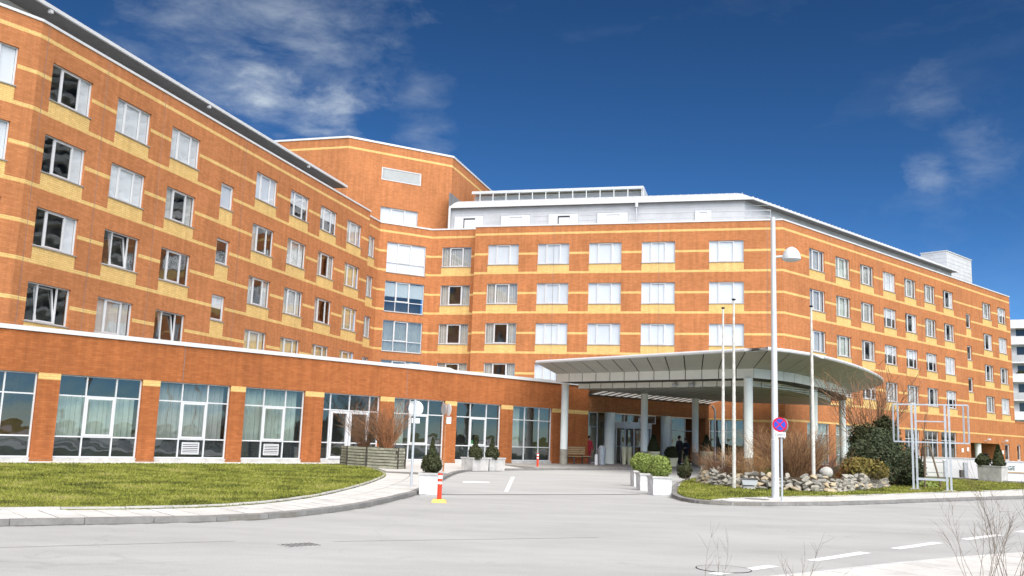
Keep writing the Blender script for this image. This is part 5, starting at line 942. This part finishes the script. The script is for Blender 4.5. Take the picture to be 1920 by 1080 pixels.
for cx, cy, cz, rx, rz_ in ((15.0, 38.4, 1.05, .85, .85), (15.9, 38.8, 1.0, .8, .8), (15.4, 39.2, 1.75, .75, .65), (14.5, 38.8, 1.3, .6, .6), (16.3, 38.6, .75, .6, .6)): leaf_cloud(mb, (cx, cy, cz), (rx, rx, rz_), 3000, .058, .5, seedshape=lambda v: 1 + .12 * math.sin(7 * v.x + cx) * math.cos(6 * v.z + cy) + .1 * random.random())
mb.build('foliage', 'leaf_laurel', t); twig_bush(t, (15.4, 38.8, .1), 40, 1.8, .6, .5, 'bark', sub=4, r0=.014)
t = shrub('cedar', (15.75, 40.4, .12), 'dark bushy conifer rising behind the laurel'); 
mb = MB()
for cx, cy, cz, rx, rz_ in ((15.7, 40.4, 1.95, .7, .8), (16.25, 40.5, 1.9, .5, .8), (15.1, 40.5, 1.9, .5, .7), (15.8, 40.4, 1.2, .8, .8), (16.05, 40.4, 2.5, .35, .5)): leaf_cloud(mb, (cx, cy, cz), (rx, rx, rz_ * .9), 1500, .075, .15, seedshape=lambda v: 1 + .25 * math.sin(9 * v.x + cz) * math.cos(8 * v.z + cx) + .2 * random.random())
mb.build('foliage', 'leaf_conifer', t); mb = MB(); mb.tube([(15.7, 40.4, .1), (15.75, 40.4, 2.8)], [.09, .03], 7); mb.build('trunk', 'bark', t)
t = shrub('evergreen_bush', (6.75, 36.8, .12), 'small dark green bush at the left end of the stone wall'); ball_bush(t, (6.85, 36.7, .46), .28, 700, .05, 'leaf_dark'); cone_bush(t, (6.95, 36.8, .5), .2, .55, 300, .07, 'leaf_dark', name='top_foliage'); twig_bush(t, (6.95, 36.6, .12), 12, .5, .4, .1, 'bark', name='stem')
# trees
def bare_tree(name, base, h, label, n1, spread, mat_t, r0=.07, lean=(0, 0), seed=1, sub=8, start=.25):
    rs = random.Random(seed); t = thing(name, base, label, 'tree'); mb = MB(); p = Vector(base); pts = [p]; d = Vector((lean[0], lean[1], 1)).normalized()
    for k in range(6): d = (d + Vector((rs.gauss(0, .07), rs.gauss(0, .07), .05))).normalized(); pts.append(pts[-1] + d * h * .8 / 6)
    mb.tube(pts, [r0 * (1 - .14 * k) for k in range(7)], 7); mb.build('trunk', mat_t, t); mb = MB()
    for _ in range(n1):
        k = rs.uniform(start, 1) * 5.9; i = int(k); q = pts[i].lerp(pts[i + 1], k - i); a = rs.uniform(0, 6.283); e = Vector((math.cos(a) * spread, math.sin(a) * spread, rs.uniform(.7, 1.3))).normalized(); L = h * rs.uniform(.25, .48) * (1.1 - k / 12); br = [q]
        for _ in range(4): e = (e + Vector((rs.gauss(0, .12), rs.gauss(0, .12), .07))).normalized(); br.append(br[-1] + e * L / 4)
        rr = r0 * .33 * (1 - k / 10); mb.tube(br, [rr, rr * .8, rr * .6, rr * .45, rr * .2], 4, caps=False)
        for _ in range(sub):
            j = rs.randint(0, 3); z = br[j].lerp(br[j + 1], rs.random()); f = ((br[j + 1] - br[j]).normalized() + Vector((rs.gauss(0, .5), rs.gauss(0, .5), rs.gauss(.2, .3)))).normalized(); l = L * rs.uniform(.15, .4); z2 = z + f * l * .5; f = (f + Vector((rs.gauss(0, .2), rs.gauss(0, .2), .15))).normalized(); mb.tube([z, z2, z2 + f * l * .5], [rr * .4, rr * .32, rr * .15], 3, caps=False)
    mb.build('crown', 'twig_red' if mat_t == 'bark' else mat_t, t); return t
t = thing('bare_tree', (16.2, 42.0, .12), 'tall leafless reddish tree with many upright stems behind the conifer', 'tree'); mb = MB(); mb.tube([(16.2, 42, .1), (16.2, 42.0, .9)], [.16, .12], 8); mb.build('trunk', 'bark', t); twig_bush(t, (16.2, 42.0, .7), 46, 4.3, .42, .12, 'twig_brown', name='crown', sub=14, r0=.022)
t = bare_tree('young_tree', (16.75, 38.2, .12), 3.5, 'slim leafless young tree held by wooden stakes behind the sign frame', 14, .6, 'twig_grey', .045, seed=9, sub=5, start=.4)
for a, b in (((16.5, 37.7), (16.7, 38.0)), ((17.25, 37.9), (16.85, 38.1)), ((16.7, 38.7), (16.75, 38.3))):
    mb = MB(); mb.tube([(*a, .12), (*b, 2.0)], .035, 6); mb.build('stake', 'bark', t)
mb = MB(); mb.tube([(16.55, 37.95, 1.75), (16.95, 38.1, 1.75)], .025, 5); mb.build('stake_tie', 'bark', t)
mb = MB(); leaf_cloud(mb, (16.75, 38.1, .2), (.5, .5, .14), 500, .08, .2); mb.build('grass_tuft', 'leaf_box', t)
# ------------------------------------------------------------------ garage ramp on the right
def wallseg(name, a, b, z0, z1, th, m, label, cat='wall', zb=None):
    a, b = Vector(a), Vector(b); d = (b - a).normalized(); nn = Vector((-d.y, d.x)) * th; zb = z1 if zb is None else zb
    t = thing(name, (a.x, a.y, z0), label, cat); mb = MB(); mb.hexa([(*a, z0), (*b, z0), (*(b + nn), z0), (*(a + nn), z0)], [(*a, z1), (*b, zb), (*(b + nn), zb), (*(a + nn), z1)]); mb.build('wall_body', m, t)
    mb = MB(); e = d.orthogonal() * 0; o = nn.normalized() * .03; mb.hexa([(*(a - o), z1 + .002), (*(b - o), zb + .002), (*(b + nn + o), zb + .002), (*(a + nn + o), z1 + .002)], [(*(a - o), z1 + .06), (*(b - o), zb + .06), (*(b + nn + o), zb + .06), (*(a + nn + o), z1 + .06)]); mb.build('wall_cap', 'concrete_white', t); return t
wallseg('ramp_wall', (20.9, 55.0), (25.75, 52.1), 0.0, 1.16, .25, 'render_white', 'plain white garage ramp wall behind the sign frame', zb=1.20)
rw = wallseg('ramp_wall', (25.95, 52.1), (37.5, 46.6), 0.0, 1.12, .25, 'render_white', 'white garage wall with green lettering at the right edge', zb=1.05)
wd = (Vector((37.5, 46.6)) - Vector((25.95, 52.1))).normalized(); wn_ = Vector((wd.y, -wd.x))
pp = Vector((25.95, 52.1)) + wd * 1.02 + wn_ * .015; lettering(rw, 'GARAGE', (pp.x - rw.location.x, pp.y - rw.location.y, .79), .30, math.atan2(wd.y, wd.x), 'green_letter', .012)
mb = MB(); q = [Vector((25.95, 52.1)) + wd * .2, Vector((37.5, 46.6))]; mb.hexa([(*(v + wn_ * e), .54) for v, e in ((q[0], .005), (q[1], .005))] + [(*(v + wn_ * e), .54) for v, e in ((q[1], .04), (q[0], .04))], [(*(v + wn_ * e), .60) for v, e in ((q[0], .005), (q[1], .005))] + [(*(v + wn_ * e), .60) for v, e in ((q[1], .04), (q[0], .04))]); mb.build('wall_rail', 'bench_wood', rw)
t = thing('traffic_light', (25.45, 50.75, 0.1), 'small black traffic light showing green by the garage ramp', 'traffic light'); mb = MB(); mb.tube([(0, 0, 0), (0, 0, .75)], .035, 8); mb.build('pole', 'iron', t, loc=(0, 0, 0)); mb = MB(); mb.box(-.16, .16, -.1, .12, .66, 1.42); hs = mb.build('housing', 'black', t, loc=(0, 0, 0))
for z, m in ((1.22, 'black'), (.88, 'green_lamp')):
    disc(hs, 'lamp', Vector((-.02, -.105, z)), .115, 205, m, .02); mb = MB(); mb.tube([(-.02, -.1, z + .13), (-.05, -.28, z + .12)], [.12, .1], 8, caps=False); mb.build('visor', 'black', hs, loc=(0, 0, 0))
t = thing('planter', (25.05, 49.2, 0.1), 'long grey concrete planter with two dark conifers at the garage ramp', 'planter', rotz=R_(-62)); tub(t, 1.3, .6, .82, 'concrete'); t.rotation_euler.z = 0
for ch in t.children: ch.rotation_euler.z = R_(-58)
ball_bush(t, (24.75, 49.55, 1.15), .36, 900, .07, 'leaf_dark'); cone_bush(t, (25.25, 48.95, .85), .42, 1.15, 1200, .09, 'leaf_dark')
t = thing('barrier', (24.0, 52.3, 0.1), 'grey barrier post with thin rail before the white ramp wall', 'barrier'); mb = MB(); mb.tube([(0, 0, 0), (0, 0, .95)], .07, 10); mb.build('post', 'galvanised', t, loc=(0, 0, 0), smooth=True); mb = MB(); mb.tube([(0, 0, .86), (-2.0, 1.2, .86)], .025, 6); mb.tube([(0, 0, .3), (-2.0, 1.2, .3)], .025, 6); mb.build('rail', 'galvanised', t, loc=(0, 0, 0)); mb = MB(); mb.lathe([(.09, .93), (.1, 1.0), (0, 1.05)], k=10); mb.build('cap', 'sign_white', t, loc=(0, 0, 0))
t = thing('service_post', (24.85, 51.7, 0.1), 'grey ticket post with a dark box beside the traffic light', 'post'); mb = MB(); mb.box(-.09, .09, -.08, .08, 0, .9); mb.build('housing', 'galvanised', t, loc=(0, 0, 0)); mb = MB(); mb.box(-.3, -.14, -.1, .1, .1, .5); mb.build('slot_box', 'iron', t, loc=(0, 0, 0))
mb = MB(); r = [(20.6, 54.2), (24.6, 50.6), (25.2, 48.6), (26.3, 47.7), (26.5, 47.9), (25.4, 48.8), (24.75, 50.75), (20.7, 54.4)]; mb.hexa([(x, y, .09) for x, y in r], [(x, y, .2) for x, y in r]); struct(mb.build('ramp_kerb', 'kerb'))
# ------------------------------------------------------------------ apartment block on the right, seen at the frame edge and in the windows
FA = Fr(118, through=(70.2, 131.5)); apt = thing('apartment_block', (*FA.p(FA.s_of(70.2, 131.5) + 25, 8, 0)[:2], 0), 'white apartment block with stacked balconies beyond the brick wing', 'building'); s0 = FA.s_of(70.2, 131.5)
mb = MB(); FA.box(mb, s0, s0 + 66, 1.5, 14, 0, 19.0); mb.build('block_body', 'render_white', apt)
mb = MB(); FA.box(mb, s0 - .1, s0 + 66, -.1, 14.1, 19.0, 20.2); mb.build('attic', 'render_white', apt)
for fl in range(7):
    z = 1.2 + fl * 2.62
    mb = MB(); FA.box(mb, s0, s0 + 66, 0, 1.5, z - .2, z); mb.build('balcony_slab', 'render_white', apt)
    for k in range(15):
        a = s0 + k * 4.4; mb = MB(); FA.box(mb, a + .05, a + 4.3, 0, .1, z, z + .95); mb.build('balcony_parapet', 'render_white' if (k + fl) % 2 == 0 else 'cladding', apt)
        mb = MB(); FA.box(mb, a - .08, a + .04, .1, 1.5, z, z + 2.4); mb.build('balcony_divider', 'render_white', apt)
        mb = MB(); FA.box(mb, a + .8, a + 3.2, 1.46, 1.5, z + .1, z + 2.2); wdw = mb.build('window', 'dark_panel', apt); mb = MB(); FA.box(mb, a + 1.95, a + 2.03, 1.43, 1.46, z + .1, z + 2.2); mb.build('window_mullion', 'white_frame', wdw)
for k, (a, fl) in enumerate(((.6, 1), (1.9, 2), (3.0, 4), (1.2, 4))):
    c = FA.p(s0 + a, .35, 1.2 + fl * 2.62 + 1.1); mb = MB(); leaf_cloud(mb, c, (.7, .3, .35), 160, .14, .2); mb.build('balcony_plants', 'leaf_dark', apt)
# tall block across the street on the right: the left wing's windows mirror it
FB = Fr(148, through=(96, 114)); b0 = FB.s_of(96, 114); twr = thing('apartment_tower', (*FB.p(b0, 8, 0)[:2], 0), 'tall white apartment tower mirrored in the upper left windows', 'building')
mb = MB(); FB.box(mb, b0 - 24, b0 + 26, 1.6, 16, 0, 70); mb.build('tower_body', 'cladding', twr)
for fl in range(24):
    z = 1.0 + fl * 2.85
    mb = MB(); FB.box(mb, b0 - 24, b0 + 26, 0, .12, z, z + 1.0); mb.build('balcony_parapet', 'render_white' if fl % 3 else 'cladding', twr)
    mb = MB(); FB.box(mb, b0 - 24, b0 + 26, .12, 1.6, z - .2, z); mb.build('balcony_slab', 'render_white', twr)
    for k in range(12):
        mb = MB(); FB.box(mb, b0 - 23.5 + k * 4.15, b0 - 20.9 + k * 4.15, 1.55, 1.6, z + .1, z + 2.3); mb.build('window', 'dark_panel', twr)
# ------------------------------------------------------------------ people in the doorway
def person(loc, h, rotz, label, cloth, arms):
    t = thing('person', loc, label, 'person', rotz=rotz); k = h / 1.78
    J = {'pel': (0, 0, .95), 'waist': (0, .01, 1.1), 'chest': (0, .0, 1.32), 'neck': (0, .01, 1.5), 'head0': (0, 0, 1.57), 'head1': (0, -.015, 1.66), 'head2': (0, 0, 1.74)}; E = [('pel', 'waist'), ('waist', 'chest'), ('chest', 'neck'), ('neck', 'head0'), ('head0', 'head1'), ('head1', 'head2')]
    Rr = {'pel': (.155, .12), 'waist': (.145, .105), 'chest': (.17, .115), 'neck': (.056, .056), 'head0': (.065, .075), 'head1': (.08, .098), 'head2': (.055, .065)}
    for s, n_ in ((-1, 'l'), (1, 'r')):
        st = .07 * s * (1 if n_ == 'l' else .6); J.update({n_ + 'hip': (.09 * s, 0, .88), n_ + 'knee': (.1 * s, -.02 + st * .4, .49), n_ + 'ank': (.1 * s, .03 + st, .09), n_ + 'toe': (.12 * s, -.13 + st, .035), n_ + 'sho': (.18 * s, 0, 1.42)})
        el, wr, hd_ = arms[0 if s < 0 else 1]; J.update({n_ + 'elb': el, n_ + 'wri': wr, n_ + 'han': hd_}); E += [('pel', n_ + 'hip'), (n_ + 'hip', n_ + 'knee'), (n_ + 'knee', n_ + 'ank'), (n_ + 'ank', n_ + 'toe'), ('chest', n_ + 'sho'), (n_ + 'sho', n_ + 'elb'), (n_ + 'elb', n_ + 'wri'), (n_ + 'wri', n_ + 'han')]
        Rr.update({n_ + 'hip': (.1, .1), n_ + 'knee': (.066, .068), n_ + 'ank': (.045, .048), n_ + 'toe': (.042, .03), n_ + 'sho': (.075, .075), n_ + 'elb': (.052, .052), n_ + 'wri': (.036, .036), n_ + 'han': (.04, .025)})
    nm = list(J); me = bpy.data.meshes.new('body'); me.from_pydata([tuple(c * k for c in J[n_]) for n_ in nm], [(nm.index(a), nm.index(b)) for a, b in E], []); o = link('body', me, t); sk = o.modifiers.new('skin', 'SKIN'); sk.use_smooth_shade = True
    for i, n_ in enumerate(nm): v = me.skin_vertices[0].data[i]; v.radius = (Rr[n_][0] * k, Rr[n_][1] * k); v.use_root = n_ == 'pel'
    sb_ = o.modifiers.new('sub', 'SUBSURF'); sb_.levels = 2; sb_.render_levels = 2
    m, n, l, b = nt('person_' + cloth); b.inputs['Roughness'].default_value = .8; tcd = n.new('ShaderNodeTexCoord'); sx = n.new('ShaderNodeSeparateXYZ'); l.new(tcd.outputs['Object'], sx.inputs[0]); gt = n.new('ShaderNodeMath'); gt.operation = 'GREATER_THAN'; gt.inputs[1].default_value = 1.49 * k; l.new(sx.outputs['Z'], gt.inputs[0]); f = gt.outputs[0]
    for s in (0, 1):
        vm = n.new('ShaderNodeVectorMath'); vm.operation = 'DISTANCE'; l.new(tcd.outputs['Object'], vm.inputs[0]); vm.inputs[1].default_value = tuple(c * k for c in arms[s][2]); lt = n.new('ShaderNodeMath'); lt.operation = 'LESS_THAN'; lt.inputs[1].default_value = .085 * k; l.new(vm.outputs['Value'], lt.inputs[0]); mxx = n.new('ShaderNodeMath'); mxx.operation = 'MAXIMUM'; l.new(f, mxx.inputs[0]); l.new(lt.outputs[0], mxx.inputs[1]); f = mxx.outputs[0]
    mx = n.new('ShaderNodeMix'); mx.data_type = 'RGBA'; mx.inputs['A'].default_value = {'cloth_black': (.018, .018, .022, 1), 'cloth_navy': (.025, .03, .05, 1), 'cloth_red': (.45, .03, .045, 1)}[cloth]; mx.inputs['B'].default_value = (.52, .32, .24, 1); l.new(f, mx.inputs['Factor']); l.new(mx.outputs['Result'], b.inputs['Base Color']); me.materials.append(m)
    mb = MB(); mb.lathe([(.098 * k, 1.60 * k), (.108 * k, 1.68 * k), (.1 * k, 1.74 * k), (.06 * k, 1.795 * k), (0, 1.81 * k)], k=14); hr = mb.build('hair', 'hair', t, loc=(0, .022 * k, 0), smooth=True)
    mb = MB(); mb.box(-.012, .012, -.128, -.09, 1.635, 1.675); mb.v = [(x * k, y * k, z * k) for x, y, z in mb.v]; mb.build('nose', 'skin', t, loc=(0, 0, 0))
    for s in (-.033, .033): mb = MB(); mb.lathe([(0, -.008), (.01, 0), (0, .008)], k=8); mb.build('eye', 'black', t, loc=(s * k, -.104 * k, 1.685 * k))
    for s in (0, 1):                    # five fingers on each hand
        hx = Vector(arms[s][2]) * k; dr2 = (Vector(arms[s][2]) - Vector(arms[s][1])).normalized(); sd_ = dr2.cross(Vector((0, 1, 0))).normalized(); mb = MB()
        for q in range(5):
            base = hx + sd_ * (q - 2) * .018 * k if q else hx + sd_ * -.045 * k; dd = (dr2 + sd_ * (-.6 if q == 0 else 0)).normalized(); ln = (.05, .075, .082, .076, .058)[q] * k; mid = base + dd * ln * .6; mb.tube([base, mid, mid + (dd + Vector((0, -.5, 0))).normalized() * ln * .5], [.009 * k, .0085 * k, .006 * k], 6)
        mb.build('fingers', 'skin', t, loc=(0, 0, 0), smooth=True)
    mb = MB(); mb.lathe([(.175, .93), (.19, 1.1), (.205, 1.3), (.19, 1.4), (.09, 1.5)], k=16); mb.v = [(x * k * 1.08, y * k * .74, z * k) for x, y, z in mb.v]; mb.build('jacket', cloth, t, loc=(0, 0, 0), smooth=True)
    return t
down = (((-.25, .03, 1.14), (-.27, -.04, .90), (-.27, -.06, .80)), ((.25, .03, 1.14), (.27, -.04, .90), (.27, -.06, .80)))
fold = (((-.25, .0, 1.16), (-.12, -.2, 1.10), (-.03, -.22, 1.12)), ((.25, .0, 1.16), (.12, -.2, 1.14), (.04, -.22, 1.16)))
person((10.95, 60.4, .118), 1.84, R_(35), 'person in long dark coat standing at the entrance door', 'cloth_black', down); person((11.45, 60.9, .118), 1.70, R_(-30), 'person in dark jacket with folded arms facing the other', 'cloth_navy', fold)
person((4.95, 57.4, .118), 1.62, R_(20), 'person in a red top behind the glass left of the pillar', 'cloth_red', down)
# ------------------------------------------------------------------ bare saplings in the verge near the camera
for k, (x, y, n_, h, sp_, lab) in enumerate(((1.88, 8.62, 3, .66, .18, 'thin bare sapling at the bottom edge, leftmost of the twigs'), (2.58, 8.5, 4, .92, .16, 'tall thin bare sapling at the bottom edge'), (2.98, 8.45, 2, .62, .2, 'short bare twig at the bottom edge right of the tall sapling'), (5.35, 10.9, 11, 1.0, .36, 'clump of bare twigs at the bottom right corner'), (6.0, 11.45, 14, 1.45, .32, 'taller clump of bare twigs at the right frame edge'))):
    t = thing('bare_sapling', (x, y, .1), lab, 'shrub', 'bare saplings in the verge'); twig_bush(t, (x, y, .09), n_, h, sp_, .03 if k < 3 else .16, 'bark', sub=10, r0=.0024 if k < 3 else .003)

for o in list(COL.objects):
    k = o.name.split('.')[0]
    if k in ('road', 'driveway', 'road_marking', 'road_joint', 'drain_grate') or (k in ('planter', 'bollard', 'manhole_cover') and o.location.z < 0.02): o.location.z += 0.03
